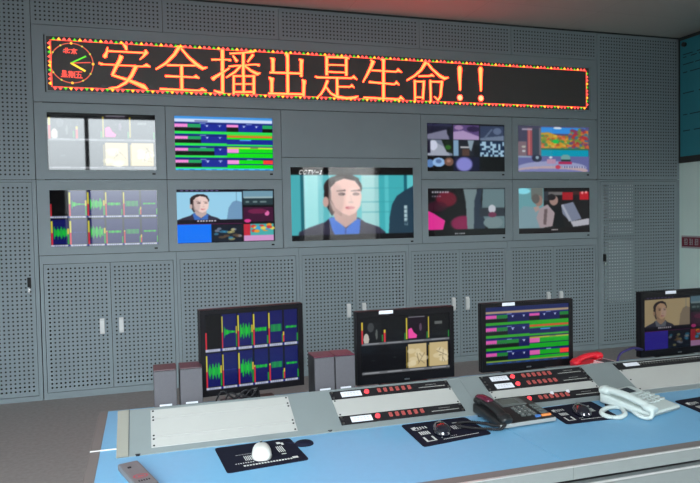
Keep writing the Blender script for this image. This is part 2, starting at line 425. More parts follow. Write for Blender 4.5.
def tiles8_pic(W,H):
    p=Pic(W,H,0,0,4,2,(6,6,8))
    p.rect(.12,.06,.92,.86,(14,16,18)); p.ell(.25,.75,.12,.2,(190,185,175)); p.ell(.45,.35,.14,.16,(60,64,66)); p.ell(.7,.6,.05,.18,(90,95,92))
    p.rect(1.1,.06,1.92,.86,(8,9,11)); p.rect(2.08,.06,2.9,.86,(20,8,22))
    p.poly([(2.1,.5),(2.25,.45),(2.35,.62),(2.5,.72),(2.48,.82),(2.1,.82)],(240,75,165)); p.ell(2.66,.45,.06,.14,(90,70,90)); p.rect(2.12,.06,2.85,.1,(120,120,130))
    p.rect(3.08,.06,3.9,.86,(10,11,12)); p.rect(3.3,.28,3.65,.38,(95,100,98))
    p.rect(.12,1.1,.92,1.84,(6,7,10)); p.rect(1.1,1.1,1.92,1.84,(6,7,10)); p.rect(.45,1.48,.62,1.51,(40,45,45)); p.rect(1.42,1.42,1.55,1.45,(40,45,45))
    for x in (2.08,3.06):
        p.rect(x,1.02,x+.84,1.86,(198,178,130))
        for q in range(7): p.ell(x+.1+.64*rng.random(),1.1+.7*rng.random(),.10+.12*rng.random(),.08,(225,212,175),.6,.6)
        for q in range(5): p.line(x+.3+.5*rng.random(),1.1+.6*rng.random(),x+.4+.4*rng.random(),1.3+.45*rng.random(),.03,(110,98,75),.6)
    for r in range(2):
        p.rect(.05,r+.88,4,r+.97,(105,108,112))
        for c in range(4): p.rect(c+.15,r+.905,c+.8,r+.93,(150,152,158))
    for (x,a,b,c) in ((.04,.16,.9,0),(1.02,.45,.88,0)): p.rect(x,a,x+.07,(a+b)/2-.1,(225,200,60)); p.rect(x,(a+b)/2-.1,x+.07,b,(215,50,60))
    for x in (2.0,3.0): p.rect(x,.1,x+.06,.85,(205,185,60)); p.rect(x,1.1,x+.05,1.85,(150,130,50))
    for x in (.93,1.93,2.93,3.92): p.rect(x,.62,x+.05,.86,(40,150,60))
    return p.blur(1)
def woman(p,T,bgdark=1.0,skin=(232,190,180),shirt=(45,105,205)):
    """head-and-shoulders of a woman in dark jacket and blue shirt; T maps central-display crop px to canvas units"""
    f=lambda L:[T(*q) for q in L]
    S=abs(T(100,0)[0]-T(0,0)[0])/100; 
    k=lambda c:tuple(v*bgdark for v in c)
    p.poly(f([(75,400),(85,350),(130,332),(205,308),(235,285),(370,290),(400,312),(470,335),(500,360),(505,400)]),k((48,46,66)))
    p.poly(f([(225,290),(250,285),(305,340),(360,292),(378,300),(372,360),(340,400),(270,400),(240,345)]),k(shirt))
    p.line(*T(305,340),*T(300,398),5*S,k((25,60,140)))
    p.poly(f([(240,250),(362,250),(358,298),(305,335),(255,298)]),k(tuple(v*.82 for v in skin)))
    for cx,cy,rx,ry in ((295,150,92,58),(290,185,86,82)):
        x,y=T(cx,cy); p.ell(x,y,rx*S,ry*S*(T(0,100)[1]-T(0,0)[1])/(100*S),k((48,34,36)))
    p.poly(f([(205,150),(212,230),(240,280),(262,250),(240,140)]),k((40,28,30)))
    x,y=T(212,215); yS=(T(0,100)[1]-T(0,0)[1])/100
    p.ell(x,y,14*S,24*yS,k(tuple(v*.85 for v in skin)))
    p.poly(f([(236,150),(260,112),(310,102),(350,112),(378,150),(385,190),(378,235),(352,268),(322,280),(290,268),(255,240),(238,205)]),k(skin))
    p.poly(f([(232,205),(255,240),(290,268),(285,282),(245,255)]),k(tuple(v*.72 for v in skin)))
    for ex in (288,358):
        p.line(*T(ex-22,166),*T(ex+16,163),7*S,k((70,45,45))); x,y=T(ex,180); p.ell(x,y,17*S,7*yS,k((48,30,32)))
    p.line(*T(330,185),*T(336,215),5*S,k(tuple(v*.88 for v in skin))); x,y=T(332,218); p.ell(x,y,13*S,5*yS,k(tuple(v*.8 for v in skin)))
    x,y=T(328,243); p.ell(x,y,24*S,7*yS,k((190,95,105)))
    x,y=T(262,205); p.ell(x,y,30*S,60*yS,k(tuple(v*.80 for v in skin)),.5,.9)
    x,y=T(345,205); p.ell(x,y,30*S,45*yS,k((245,212,202)),.5,.9)
    p.poly(f([(236,150),(262,122),(300,108),(352,118),(380,150),(372,108),(330,88),(270,90),(238,112)]),k((44,32,34)))
FONT={'C':['01110','10001','10000','10000','10000','10001','01110'],'T':['11111','00100','00100','00100','00100','00100','00100'],'V':['10001','10001','10001','01010','01010','00100','00100'],
 '1':['00100','01100','00100','00100','00100','00100','01110'],'2':['01110','10001','00001','00110','01000','10000','11111'],'-':['00000','00000','00000','11111','00000','00000','00000']}
def ptext(p,s,x,y,w,h,c,slant=0):
    cw=w/len(s)
    for i,ch in enumerate(s):
        for r,row in enumerate(FONT.get(ch,['00000']*7)):
            for q,b in enumerate(row):
                if b=='1':
                    xx=x+i*cw+q*cw/6+slant*(6-r); yy=y+r*h/7; p.rect(xx,yy,xx+cw/6*1.1,yy+h/7*1.05,c)
def news_pic():
    p=Pic(300,170,50,57,593,334,(95,190,195))
    p.rect(50,57,110,400,(70,170,178)); p.rect(95,57,110,400,(20,95,110)); p.rect(110,57,175,400,(140,212,214)); p.rect(175,57,240,400,(95,185,192))
    p.rect(385,57,470,400,(150,205,205)); p.rect(470,57,600,400,(62,170,178)); p.rect(500,57,520,400,(85,190,196)); p.rect(596,57,612,180,(20,95,110)); p.rect(612,57,650,200,(90,190,196))
    for y in (150,215,262): p.rect(385,y,600,y+5,(50,150,160),.5)
    p.poly([(515,391),(522,290),(535,230),(560,190),(600,165),(650,140),(650,391)],(32,58,76))
    woman(p,lambda x,y:(x,y))
    p.rect(50,57,650,92,(8,6,8)); p.rect(50,366,650,395,(8,8,14))
    for q in range(4):
        y=236+q*20
        for (a,b,c,d) in ((597,y,612,y+3),(597,y+6,612,y+9),(597,y+12,612,y+15),(597,y,600,y+15),(604,y,607,y+15)): p.rect(a,b,c,d,(205,228,232))
    ptext(p,'12',596,316,20,12,(205,228,232))
    p.blur(2); ptext(p,'CCTV-1',88,70,112,19,(255,255,255),1.0); return p.blur(1)
def multi_pic(W,H,dim=1.0):
    p=Pic(W,H,0,0,1,1,(8,10,16))
    d=lambda c:tuple(v*dim for v in c)
    bg=(150,205,232) if dim==1 else (225,200,150)
    p.rect(0,.05,.66,.57,d(bg)); 
    p.poly([(.50,.57),(.52,.35),(.56,.24),(.60,.21),(.66,.24),(.66,.57)],d((110,150,185) if dim==1 else (170,150,125)))
    p.rect(.6,.05,.605,.25,d((90,130,160)))
    woman(p,lambda x,y:(-.08+(x)*.00104,-.075+y*.00182),dim,(232,205,200) if dim==1 else (235,190,150),(60,110,190) if dim==1 else (120,125,135))
    p.rect(0,.57,.66,.645,d((14,8,24))); p.rect(0,.0,.66,.05,d((12,10,24)))
    for q in range(8): p.rect(.04+q*.05,.015,.07+q*.05,.03,d((130,110,170)))
    for q in range(7): p.rect(.2+q*.028,.575,.22+q*.028,.605,d((210,205,215)))
    p.rect(0,.655,.34,1,(5,115,245) if dim==1 else (34,26,115)); p.rect(0,.645,.66,.655,d((150,40,120)))
    p.rect(.345,.67,.655,1,d((16,26,40))); 
    for q in range(16): p.ell(.37+.26*rng.random(),.74+.2*rng.random(),.02+.02*rng.random(),.025,d([(200,190,120),(60,150,190),(160,170,190),(120,90,60)][q%4]),.6)
    p.rect(.67,.03,.985,.16,d((110,150,170))); p.rect(.67,.16,.985,.30,d((35,55,62))); p.rect(.68,.14,.98,.17,d((150,175,180)))
    for q in range(6): p.ell(.70+.25*rng.random(),.24,.02,.02,d((110,130,130)))
    p.rect(.67,.34,.985,.62,d((60,12,48))); p.ell(.715,.60,.035,.035,d((215,60,140))); p.ell(.92,.46,.025,.05,d((220,110,170))); p.ell(.82,.42,.1,.05,d((110,25,70)))
    p.rect(.67,.66,.985,.99,d((70,170,170) if dim==1 else (110,60,40))); p.rect(.67,.66,.74,.99,d((190,40,60)))
    for q in range(14): p.ell(.76+.22*rng.random(),.68+.14*rng.random(),.03,.03,d([(240,150,40),(210,50,50),(230,210,90),(60,160,210)][q%4]),.9)
    p.rect(.67,.88,.985,.99,d((205,150,200)))
    return p.blur(1)
def cctv_pic():
    p=Pic(180,110,82,93,538,332,(10,12,20))
    p.rect(85,96,255,203,(30,30,52)); p.poly([(85,170),(215,135),(235,203),(85,203)],(125,125,150)); p.ell(232,150,14,28,(20,20,34)); p.rect(85,96,255,112,(45,45,75))
    p.rect(262,100,442,203,(92,70,125)); p.poly([(262,150),(330,140),(442,180),(442,203),(262,203)],(175,150,195)); p.ell(300,120,30,16,(160,130,175)); p.ell(400,128,45,20,(45,30,70))
    p.rect(446,104,618,208,(50,62,92)); p.poly([(446,190),(618,170),(618,208),(446,208)],(110,125,150)); p.line(480,190,530,130,12,(95,110,135)); p.ell(570,140,30,24,(95,110,140))
    p.rect(85,207,255,316,(120,130,150)); p.poly([(85,300),(120,215),(190,250),(240,316),(85,316)],(165,172,188)); p.ell(125,245,28,35,(210,215,235)); p.poly([(180,207),(255,207),(255,300),(215,290)],(22,32,22)); p.ell(225,258,20,16,(50,105,40)); p.rect(85,210,105,300,(30,30,50))
    p.rect(262,207,440,318,(30,34,45)); p.rect(262,207,298,316,(130,165,195)); p.rect(310,250,370,262,(190,190,195)); p.rect(320,268,372,318,(85,62,55)); p.poly([(360,207),(405,207),(385,285),(372,270)],(140,160,175)); p.rect(405,240,440,318,(15,15,24))
    p.rect(443,210,618,320,(20,42,72))
    for i in range(12):
        for j in range(7):
            if rng.random()<.52: p.rect(446+i*14.5,214+j*15,446+(i+1)*14.5,214+(j+1)*15,(165,200,222))
    p.rect(85,322,258,422,(10,8,10)); p.ell(100,370,32,28,(95,135,190)); p.ell(160,362,42,32,(150,190,235)); p.ell(160,355,20,14,(90,120,170)); p.ell(230,358,32,30,(120,85,72)); p.ell(228,352,14,12,(170,125,110))
    p.rect(262,322,442,424,(18,18,52)); p.ell(335,375,48,42,(150,150,230),.9,.8)
    p.rect(446,322,618,424,(8,9,14))
    return p.blur(2)
def pink_pic():
    p=Pic(180,110,90,92,530,322,(14,12,18))
    p.ell(215,165,60,45,(120,15,45),.9,.7); p.ell(150,215,60,30,(70,12,40),.8,.7); p.ell(330,330,75,45,(150,25,85),.9,.7)
    p.poly([(90,240),(130,260),(205,310),(190,372),(90,372)],(235,50,155))
    p.poly([(330,95),(425,95),(405,370),(355,375),(345,180)],(118,138,142)); p.poly([(430,95),(462,95),(450,180),(480,370),(400,370),(405,180)],(40,52,70))
    p.poly([(465,95),(620,95),(620,372),(500,372),(455,260)],(105,130,136)); p.rect(440,225,620,285,(45,52,62)); p.ell(528,235,26,28,(200,205,215)); p.ell(535,330,68,40,(120,142,146)); p.ell(530,275,30,18,(115,50,80))
    p.rect(90,372,620,412,(12,10,14))
    for q in range(7): p.rect(118+q*17,112,130+q*17,122,(190,190,200))
    for q in range(4): p.rect(118+q*16,140,128+q*16,149,(150,145,160))
    for q in range(5): p.rect(270+q*14,394,280+q*14,404,(190,195,200))
    return p.blur(2)
def land_pic():
    p=Pic(180,110,90,108,498,322,(90,85,120))
    p.rect(90,108,248,320,(72,72,96)); p.rect(155,125,188,315,(165,85,95)); p.rect(163,130,172,310,(205,120,115)); p.rect(188,130,235,315,(62,72,88)); p.rect(90,220,150,320,(130,110,120)); p.rect(235,120,250,330,(120,115,125))
    p.rect(120,128,190,138,(175,165,185)); p.ell(130,255,14,8,(190,190,180)); p.ell(130,285,12,8,(200,205,210))
    p.rect(250,115,585,160,(60,150,235)); p.poly([(250,155),(300,150),(360,170),(450,180),(585,130),(585,270),(250,270)],(205,160,60))
    for q in range(90): 
        c=[(220,150,50),(200,90,50),(225,195,80),(120,150,60),(60,150,90),(230,120,90)][q%6]
        p.ell(255+200*rng.random(),175+90*rng.random(),14,9,c,.8)
    for q in range(80):
        c=[(150,60,90),(190,50,50),(90,80,130),(60,120,150),(120,140,60),(210,110,60)][q%6]
        p.ell(450+135*rng.random(),118+150*rng.random(),15,11,c,.85)
    p.ell(350,215,22,14,(40,200,90)); p.rect(250,270,585,320,(15,160,190)); p.rect(250,264,585,274,(60,120,90)); p.ell(365,120,30,8,(225,240,250))
    p.rect(90,318,588,432,(105,110,165)); p.ell(330,400,240,45,(160,165,205)); p.ell(330,420,250,30,(195,170,175)); p.ell(300,440,260,32,(130,135,190))
    p.ell(220,335,34,26,(45,50,72)); p.ell(222,330,12,12,(150,175,190)); p.rect(290,340,350,372,(190,150,180)); p.ell(315,328,12,8,(220,225,235)); p.ell(420,330,34,24,(120,170,170)); p.rect(388,342,455,356,(40,50,50)); p.rect(370,358,465,376,(180,45,90))
    p.rect(90,318,180,330,(150,170,200)); p.ell(366,396,18,14,(205,70,95)); p.rect(395,390,560,402,(90,90,140))
    for q in range(9): p.rect(398+q*18,391,408+q*18,401,(190,195,220))
    return p.blur(2)
def laptop_pic():
    p=Pic(180,110,95,90,490,318,(22,18,22))
    p.rect(95,90,265,372,(105,160,168)); p.ell(130,112,40,18,(140,225,240),1,.6); p.rect(180,90,260,170,(105,112,108)); p.rect(265,90,585,112,(14,14,18))
    p.poly([(95,250),(130,215),(200,225),(245,290),(260,372),(95,372)],(125,155,165)); p.ell(232,180,27,38,(150,120,110)); p.ell(212,165,26,34,(95,92,90)); p.poly([(195,225),(230,215),(240,240),(210,260)],(175,150,145))
    p.rect(265,115,300,180,(45,50,60)); p.rect(300,118,400,140,(110,108,108))
    p.poly([(235,235),(290,205),(345,250),(325,360),(240,372),(215,300)],(165,150,155)); p.poly([(270,240),(292,235),(282,350),(262,345)],(105,88,92)); p.ell(335,178,30,36,(160,130,122)); p.ell(320,155,28,22,(30,24,28)); p.poly([(300,215),(385,220),(410,372),(325,372),(345,270)],(12,12,18))
    p.poly([(385,210),(470,190),(530,312),(450,330),(395,275)],(120,128,150)); p.poly([(385,210),(400,206),(460,325),(440,330)],(165,170,185)); p.poly([(450,330),(585,308),(585,355),(470,368)],(178,178,188)); 
    p.rect(395,120,470,175,(165,20,35)); p.rect(515,118,580,175,(185,22,38)); p.ell(535,125,8,10,(240,160,160)); p.ell(562,122,8,10,(240,160,160)); p.rect(470,112,515,140,(60,30,30))
    p.rect(95,372,585,408,(20,12,16)); 
    for q in range(4): p.rect(318+q*12,380,327+q*12,390,(205,205,205))
    return p.blur(2)
labels={('a',0):'wall display in the top left corner, washed white by window glare',
('b',0):'wall display in the top row showing a green, navy and pink playout schedule',
('d',0):'wall display in the top row split into nine surveillance camera tiles',
('e',0):'wall display at the right end of the top row showing an autumn lake scene',
('a',1):'wall display at the left end of the lower row showing audio waveforms under grey glare',
('b',1):'wall display showing a woman beside a blue tile and small channel tiles',
('c',1):'largest wall display, in the centre, showing a close-up of a woman in a blue shirt',
('d',1):'wall display in the lower row showing dark red tones and a pink shape',
('e',1):'wall display at the lower right showing two seated people and a laptop'}
pics={('a',0):tiles8_pic(160,90),('b',0):sched_pic(200,120),('d',0):cctv_pic(),('e',0):land_pic(),('a',1):wave_pic(240,120),('b',1):multi_pic(200,120),('c',1):news_pic(),('d',1):pink_pic(),('e',1):laptop_pic()}
gain={('a',0):1.0,('e',0):.8,('d',0):.85,('e',1):.85,('d',1):.8,('a',1):.9}
for key,lab in labels.items():
    a,c,r0,r1=module(*key)
    t=thing('video_display',lab,'display',((a+c)/2,.008,r0),group=None if key[0]=='c' else 'flat displays set in the grey wall')
    w,h=c-a,r1-r0
    pic_mesh('screen',pics[key],w,h,'screen',t,(0,0,0),gain.get(key,1))
    bz=B(); bz.box(-w/2-.02,w/2+.02,.014,.06,-.02,h+.02,.004); bz.build('housing','bezel',t)

# ------------------------------------------------------------------ LED message sign
sign=thing('message_sign','long red and orange LED message sign with Chinese characters and a small clock','sign',(.055,0,2.603))
SX,SZ=.055,2.603
def loc2(u,z): return (u-SX,z-SZ)
fr=B(); ring(fr,-2.69-.0,2.69,-.008,.467,-2.678,2.678,.004,.455,-.006,.02); fr.build('frame','wall_metal',sign)
B().box(-2.68,2.68,-.001,.03,.002,.458).build('sign_face','sign',sign)
def colored(name,V,F,C,m,parent):
    me=bpy.data.meshes.new(name); me.from_pydata(V,[],F); me.update()
    ca=me.color_attributes.new('pic','FLOAT_COLOR','POINT')
    a=np.ones((len(V),4),np.float32); a[:,:3]=np.array(C); ca.data.foreach_set('color',a.reshape(-1))
    me.materials.append(M[m]); o=bpy.data.objects.new(name,me); COL.objects.link(o); o.parent=parent; return o
CORE=(1.0,.040,.010); EDGE=(.5,.0048,.003)  # redder edge colour imitates camera bloom around the lit strokes
def stroke_mesh(name,strokes,y0,m='led',core=CORE,edge=EDGE,wk=1.0,parent=None):
    V=[];F=[];C=[]
    for si,st in enumerate(strokes):
        P=[(*loc2(u,z),w*wk) for u,z,w in st]; y=y0-si*.00012; n0=len(V); n=len(P)
        for i,(x,z,w) in enumerate(P):
            a=P[max(i-1,0)];b=P[min(i+1,n-1)]; dx,dz=b[0]-a[0],b[1]-a[1]; L=math.hypot(dx,dz) or 1; nx,nz=-dz/L,dx/L
            e=.004*(-1 if i==0 else (1 if i==n-1 else 0)); x+=dx/L*e; z+=dz/L*e
            for t,cc in ((-.5,edge),(-.30,core),(.30,core),(.5,edge)):
                V.append((x+nx*w*t,y,z+nz*w*t)); C.append(cc)
        for i in range(n-1):
            for k in range(3): q=n0+i*4+k; F.append((q,q+4,q+5,q+1))
    return colored(name,V,F,C,m,parent)
STROKES={'an':[[(-2.019,3.032,0.009),(-1.994,3.004,0.032),(-1.989,2.979,0.015)],[(-2.143,2.988,0.011),(-2.15,2.951,0.019),(-2.165,2.914,0.036),(-2.172,2.907,0.021)],[(-2.146,2.96,0.013),(-1.842,2.961,0.013)],[(-1.833,2.984,0.015),(-1.825,2.967,0.037),(-1.85,2.932,0.017),(-1.878,2.904,0.007)],[(-2.033,2.922,0.039),(-2.044,2.892,0.032),(-2.077,2.83,0.028),(-2.111,2.757,0.021)],[(-2.111,2.757,0.017),(-1.981,2.719,0.024),(-1.855,2.669,0.039),(-1.829,2.648,0.015)],[(-1.914,2.843,0.033),(-1.954,2.759,0.03),(-2.003,2.696,0.024),(-2.072,2.654,0.017),(-2.135,2.643,0.011)],[(-2.213,2.853,0.013),(-2.196,2.847,0.019),(-2.175,2.845,0.01),(-1.856,2.843,0.011)],[(-1.856,2.845,0.009),(-1.826,2.856,0.031),(-1.799,2.844,0.007)]],'quan':[[(-1.546,3.033,0.033),(-1.59,2.96,0.027),(-1.668,2.878,0.022),(-1.748,2.826,0.013)],[(-1.528,3.015,0.018),(-1.469,2.945,0.022),(-1.403,2.886,0.032),(-1.348,2.851,0.029),(-1.312,2.862,0.009)],[(-1.566,3.029,0.011),(-1.508,3.033,0.011)],[(-1.652,2.865,0.015),(-1.415,2.874,0.014)],[(-1.531,2.871,0.027),(-1.534,2.653,0.027)],[(-1.669,2.769,0.018),(-1.429,2.77,0.011),(-1.409,2.778,0.032),(-1.384,2.765,0.009)],[(-1.718,2.654,0.018),(-1.382,2.654,0.014),(-1.359,2.666,0.034),(-1.323,2.654,0.009)]],'bo':[[(-1.17,3.031,0.034),(-1.177,2.649,0.028)],[(-1.171,2.644,0.023),(-1.211,2.645,0.025),(-1.251,2.658,0.011)],[(-1.266,2.934,0.016),(-1.129,2.941,0.012),(-1.1,2.938,0.021)],[(-1.265,2.762,0.034),(-1.23,2.787,0.025),(-1.114,2.865,0.012)],[(-1.101,2.998,0.016),(-0.983,3.011,0.014),(-0.886,3.028,0.023)],[(-1.113,2.882,0.014),(-0.874,2.912,0.012),(-0.842,2.906,0.024)],[(-0.983,3.005,0.028),(-0.988,2.813,0.026)],[(-1.076,2.979,0.014),(-1.043,2.932,0.028)],[(-0.895,2.998,0.026),(-0.944,2.932,0.014)],[(-1.009,2.893,0.019),(-1.063,2.833,0.021),(-1.139,2.783,0.012)],[(-0.968,2.89,0.016),(-0.916,2.852,0.023),(-0.858,2.825,0.031),(-0.834,2.836,0.009)],[(-1.075,2.801,0.021),(-1.079,2.636,0.021)],[(-0.892,2.81,0.026),(-0.896,2.643,0.026)],[(-1.075,2.797,0.014),(-0.882,2.805,0.014)],[(-1.077,2.725,0.012),(-0.896,2.733,0.012)],[(-0.985,2.805,0.026),(-0.989,2.651,0.023)],[(-1.079,2.653,0.016),(-0.895,2.66,0.016)]],'chu':[[(-0.595,3.026,0.017),(-0.577,3.021,0.041),(-0.574,2.986,0.029),(-0.579,2.66,0.029)],[(-0.731,2.977,0.012),(-0.711,2.969,0.04),(-0.712,2.932,0.031),(-0.714,2.843,0.031)],[(-0.462,2.98,0.012),(-0.44,2.972,0.041),(-0.445,2.934,0.032),(-0.447,2.824,0.027)],[(-0.741,2.845,0.017),(-0.441,2.85,0.019)],[(-0.751,2.798,0.012),(-0.726,2.784,0.048),(-0.727,2.754,0.031),(-0.73,2.654,0.029)],[(-0.439,2.791,0.012),(-0.42,2.78,0.044),(-0.424,2.744,0.032),(-0.43,2.642,0.027)],[(-0.758,2.653,0.019),(-0.426,2.658,0.019)]],'shi':[[(-0.196,3.024,0.03),(-0.2,2.85,0.028)],[(-0.003,3.028,0.028),(-0.006,2.854,0.026)],[(-0.197,3.017,0.016),(0.003,3.021,0.016),(0.024,3.016,0.012)],[(-0.198,2.943,0.012),(-0.01,2.95,0.012)],[(-0.199,2.878,0.014),(-0.012,2.88,0.014)],[(-0.311,2.827,0.014),(-0.291,2.821,0.018),(0.047,2.83,0.014),(0.066,2.845,0.031),(0.099,2.819,0.007)],[(-0.099,2.821,0.026),(-0.1,2.645,0.028)],[(-0.098,2.742,0.014),(0.027,2.745,0.014),(0.046,2.761,0.026),(0.07,2.742,0.007)],[(-0.194,2.794,0.028),(-0.223,2.725,0.023),(-0.259,2.668,0.018),(-0.295,2.635,0.011)],[(-0.207,2.732,0.016),(-0.165,2.677,0.019),(-0.1,2.645,0.026),(-0.005,2.637,0.023),(0.068,2.644,0.026),(0.107,2.659,0.009)]],'sheng':[[(0.244,3.011,0.012),(0.268,3.0,0.045),(0.246,2.948,0.031),(0.208,2.877,0.024),(0.161,2.797,0.012)],[(0.35,3.027,0.012),(0.377,3.019,0.043),(0.374,2.989,0.029),(0.368,2.647,0.031)],[(0.252,2.914,0.014),(0.506,2.912,0.015),(0.523,2.932,0.034),(0.561,2.91,0.007)],[(0.225,2.8,0.019),(0.485,2.79,0.015),(0.505,2.81,0.032),(0.532,2.788,0.007)],[(0.167,2.65,0.017),(0.527,2.647,0.015),(0.549,2.666,0.037),(0.58,2.647,0.007)]],'ming':[[(0.823,3.021,0.037),(0.77,2.943,0.025),(0.698,2.881,0.02),(0.618,2.836,0.015)],[(0.842,3.012,0.022),(0.893,2.955,0.022),(0.971,2.894,0.03),(1.023,2.87,0.033),(1.063,2.882,0.01)],[(0.743,2.881,0.015),(0.86,2.888,0.015),(0.882,2.899,0.027),(0.908,2.888,0.007)],[(0.7,2.836,0.025),(0.701,2.643,0.022)],[(0.798,2.836,0.027),(0.785,2.658,0.022)],[(0.7,2.827,0.015),(0.8,2.829,0.017)],[(0.701,2.672,0.015),(0.785,2.675,0.015)],[(0.868,2.844,0.025),(0.869,2.634,0.022)],[(0.868,2.832,0.015),(0.983,2.835,0.018)],[(0.994,2.843,0.03),(0.974,2.685,0.025)],[(0.981,2.698,0.02),(0.947,2.652,0.028),(0.909,2.686,0.01)]],'ex1':[[(1.193,2.998,0.032),(1.193,2.982,0.052),(1.192,2.907,0.042),(1.194,2.768,0.022),(1.193,2.761,0.012)]],'ex2':[[(1.428,3.0,0.032),(1.428,2.986,0.052),(1.428,2.906,0.04),(1.429,2.768,0.02),(1.429,2.762,0.012)]]}
dots={'ex1':(1.191,2.686),'ex2':(1.428,2.689)}
for k,st in STROKES.items():
    o=stroke_mesh('character',st,-.003,parent=sign,wk=1.02)
    if k in dots:
        u,z=loc2(*dots[k]); n=20
        V=[(u,-.004,z)]+[(u+.022*math.cos(2*PI*i/n),-.004,z+.022*math.sin(2*PI*i/n)) for i in range(n)]+[(u+.031*math.cos(2*PI*i/n),-.004,z+.031*math.sin(2*PI*i/n)) for i in range(n)]
        Fs=[(0,1+i,1+(i+1)%n) for i in range(n)]+[(1+i,1+n+i,1+n+(i+1)%n,1+(i+1)%n) for i in range(n)]
        colored('dot',V,Fs,[(1,.048,.022)]*(n+1)+[EDGE]*n,'led',o)
# running border of small triangles
RED=(.18,.012,.009);YEL=(.20,.055,.004);GRN=(.007,.05,.002); seq=[GRN,YEL,RED,RED]
V=[];F=[];C=[]
def tri(cx,cz,dx,dz,c,s=.017,h=.024):
    n=len(V); px,pz=-dz,dx
    V.extend([(cx-px*s,-.0035,cz-pz*s),(cx+px*s,-.0035,cz+pz*s),(cx+dx*h,-.0035,cz+dz*h)]); C.extend([c]*3); F.append((n,n+1,n+2))
def bar(x0,z0,x1,z1,c):
    n=len(V); V.extend([(x0,-.003,z0),(x1,-.003,z0),(x1,-.003,z1),(x0,-.003,z1)]); C.extend([c]*4); F.append((n,n+1,n+2,n+3))
X0,X1,Z0,Z1=-2.672,2.672,.010,.450
N=128; 
for i in range(N):
    x=X0+.03+(X1-X0-.06)*(i+.5)/N
    tri(x,Z1-.024,0,1,seq[i%4]); tri(x,Z0+.024,0,-1,seq[(i+2)%4])
for i in range(10):
    z=Z0+.035+(Z1-Z0-.07)*(i+.5)/10
    tri(X0+.024,z,-1,0,seq[(i+1)%4]); tri(X1-.024,z,1,0,seq[(i+3)%4])
DR=(.10,.006,.004)
bar(X0+.02,Z1-.029,X1-.02,Z1-.024,DR); bar(X0+.02,Z0+.024,X1-.02,Z0+.029,DR); bar(X0+.024,Z0+.024,X0+.031,Z1-.024,DR); bar(X1-.031,Z0+.024,X1-.024,Z1-.024,DR)
colored('border_lights',V,F,C,'led',sign)
# clock on the sign
def rib(P,w): return [(u,z,w) for u,z in P]
cu,cz=-2.43,2.842
ringp=[[(cu+.168*math.cos(a),cz+.166*math.sin(a),.008) for a in [2*PI*i/40+k*PI for i in range(21)]] for k in range(2)]
clock=stroke_mesh('clock_ring',ringp,-.003,'ledsmall',(.55,.09,.05),(.4,.06,.04),parent=sign)
for i in range(12):
    a=PI/6*i; big=i%3==0; c=(1,.45,.04) if big else (.45,.45,.06); r=.011 if big else .008
    x,z=loc2(cu+.168*math.cos(a),cz+.166*math.sin(a)); n=10
    V=[(x+r*math.cos(2*PI*k/n),-.0045,z+r*math.sin(2*PI*k/n)) for k in range(n)]
    colored('clock_mark',V,[tuple(range(n))],[c]*n,'ledsmall',clock)
for end,c,w in (((-2.319,2.904),(.10,.60,.03),.012),((-2.328,2.781),(1,.6,.05),.016),((-2.284,2.854),(.8,.10,.07),.007)):
    stroke_mesh('clock_hand',[[(cu-.006,cz,w),(*end,w)]],-.005,'ledsmall',c,c,parent=clock)
G5={'bei':[[(.35,0),(.35,1)],[(.05,.3),(.35,.3)],[(0,.8),(.35,.65)],[(.6,0),(.6,.9),(.95,.9),(.95,.75)],[(.95,.25),(.6,.45)]],
'jing':[[(.5,0),(.5,.15)],[(0,.2),(1,.2)],[(.25,.37),(.75,.37),(.75,.57),(.25,.57),(.25,.37)],[(.5,.57),(.5,1)],[(.3,.7),(.1,.95)],[(.7,.7),(.9,.95)]],
'xing':[[(.25,0),(.75,0),(.75,.35),(.25,.35),(.25,0)],[(.25,.18),(.75,.18)],[(.1,.56),(.9,.56)],[(.2,.78),(.8,.78)],[(0,1),(1,1)],[(.5,.4),(.5,1)]],
'qi':[[(0,.15),(.55,.15)],[(.12,0),(.12,.7)],[(.42,0),(.42,.7)],[(.12,.33),(.42,.33)],[(.12,.5),(.42,.5)],[(0,.7),(.55,.7)],[(.1,1),(.16,.8)],[(.45,1),(.38,.8)],[(.65,1),(.65,.05),(.95,.05),(.95,1)],[(.65,.35),(.95,.35)],[(.65,.62),(.95,.62)]],
'wu':[[(.05,0),(.95,0)],[(.45,0),(.3,1)],[(.15,.45),(.8,.45),(.75,1)],[(0,1),(1,1)]]}
for nm_,x,z,w,h in (('bei',-2.49,2.965,.048,.042),('jing',-2.434,2.963,.048,.042),('xing',-2.515,2.775,.05,.05),('qi',-2.458,2.773,.05,.05),('wu',-2.402,2.771,.05,.05)):
    stroke_mesh('character',[[(x+a*w,z-b*h,.007) for a,b in s] for s in G5[nm_]],-.004,'ledsmall',(1,.10,.07),(.9,.06,.05),parent=clock)

# ------------------------------------------------------------------ storage cabinets under the displays
def carcass(t,w,h,d=.45):
    b=B(); b.box(-w/2,-w/2+.018,.026,d,0,h); b.box(w/2-.018,w/2,.026,d,0,h); b.box(-w/2+.018,w/2-.018,d-.015,d,0,h)
    b.box(-w/2+.018,w/2-.018,.03,d-.015,.0,.05); b.box(-w/2+.018,w/2-.018,.03,d-.015,h-.03,h)
    return b.build('body','metal_inside',t)
def pull(parent,x,z):
    b=B(); P=[(x-.017,z-.06),(x+.017,z-.06),(x+.017,z+.06),(x-.017,z+.06)]
    b.prism([(-.026,-.045+z),(-.026,.045+z),(-.014,.066+z),(-.001,.066+z),(-.001,-.066+z),(-.014,-.066+z)],x-.018,x+.018)
    return b.build('handle','handle',parent)
CX=[-2.735,-1.621,-.507,.607,1.721,2.838]
cl=['at the left end of the row','second from the left, partly behind the waveform monitor','in the middle of the row, behind the eight-tile monitor','fourth from the left, behind the schedule monitor','at the right end of the row']
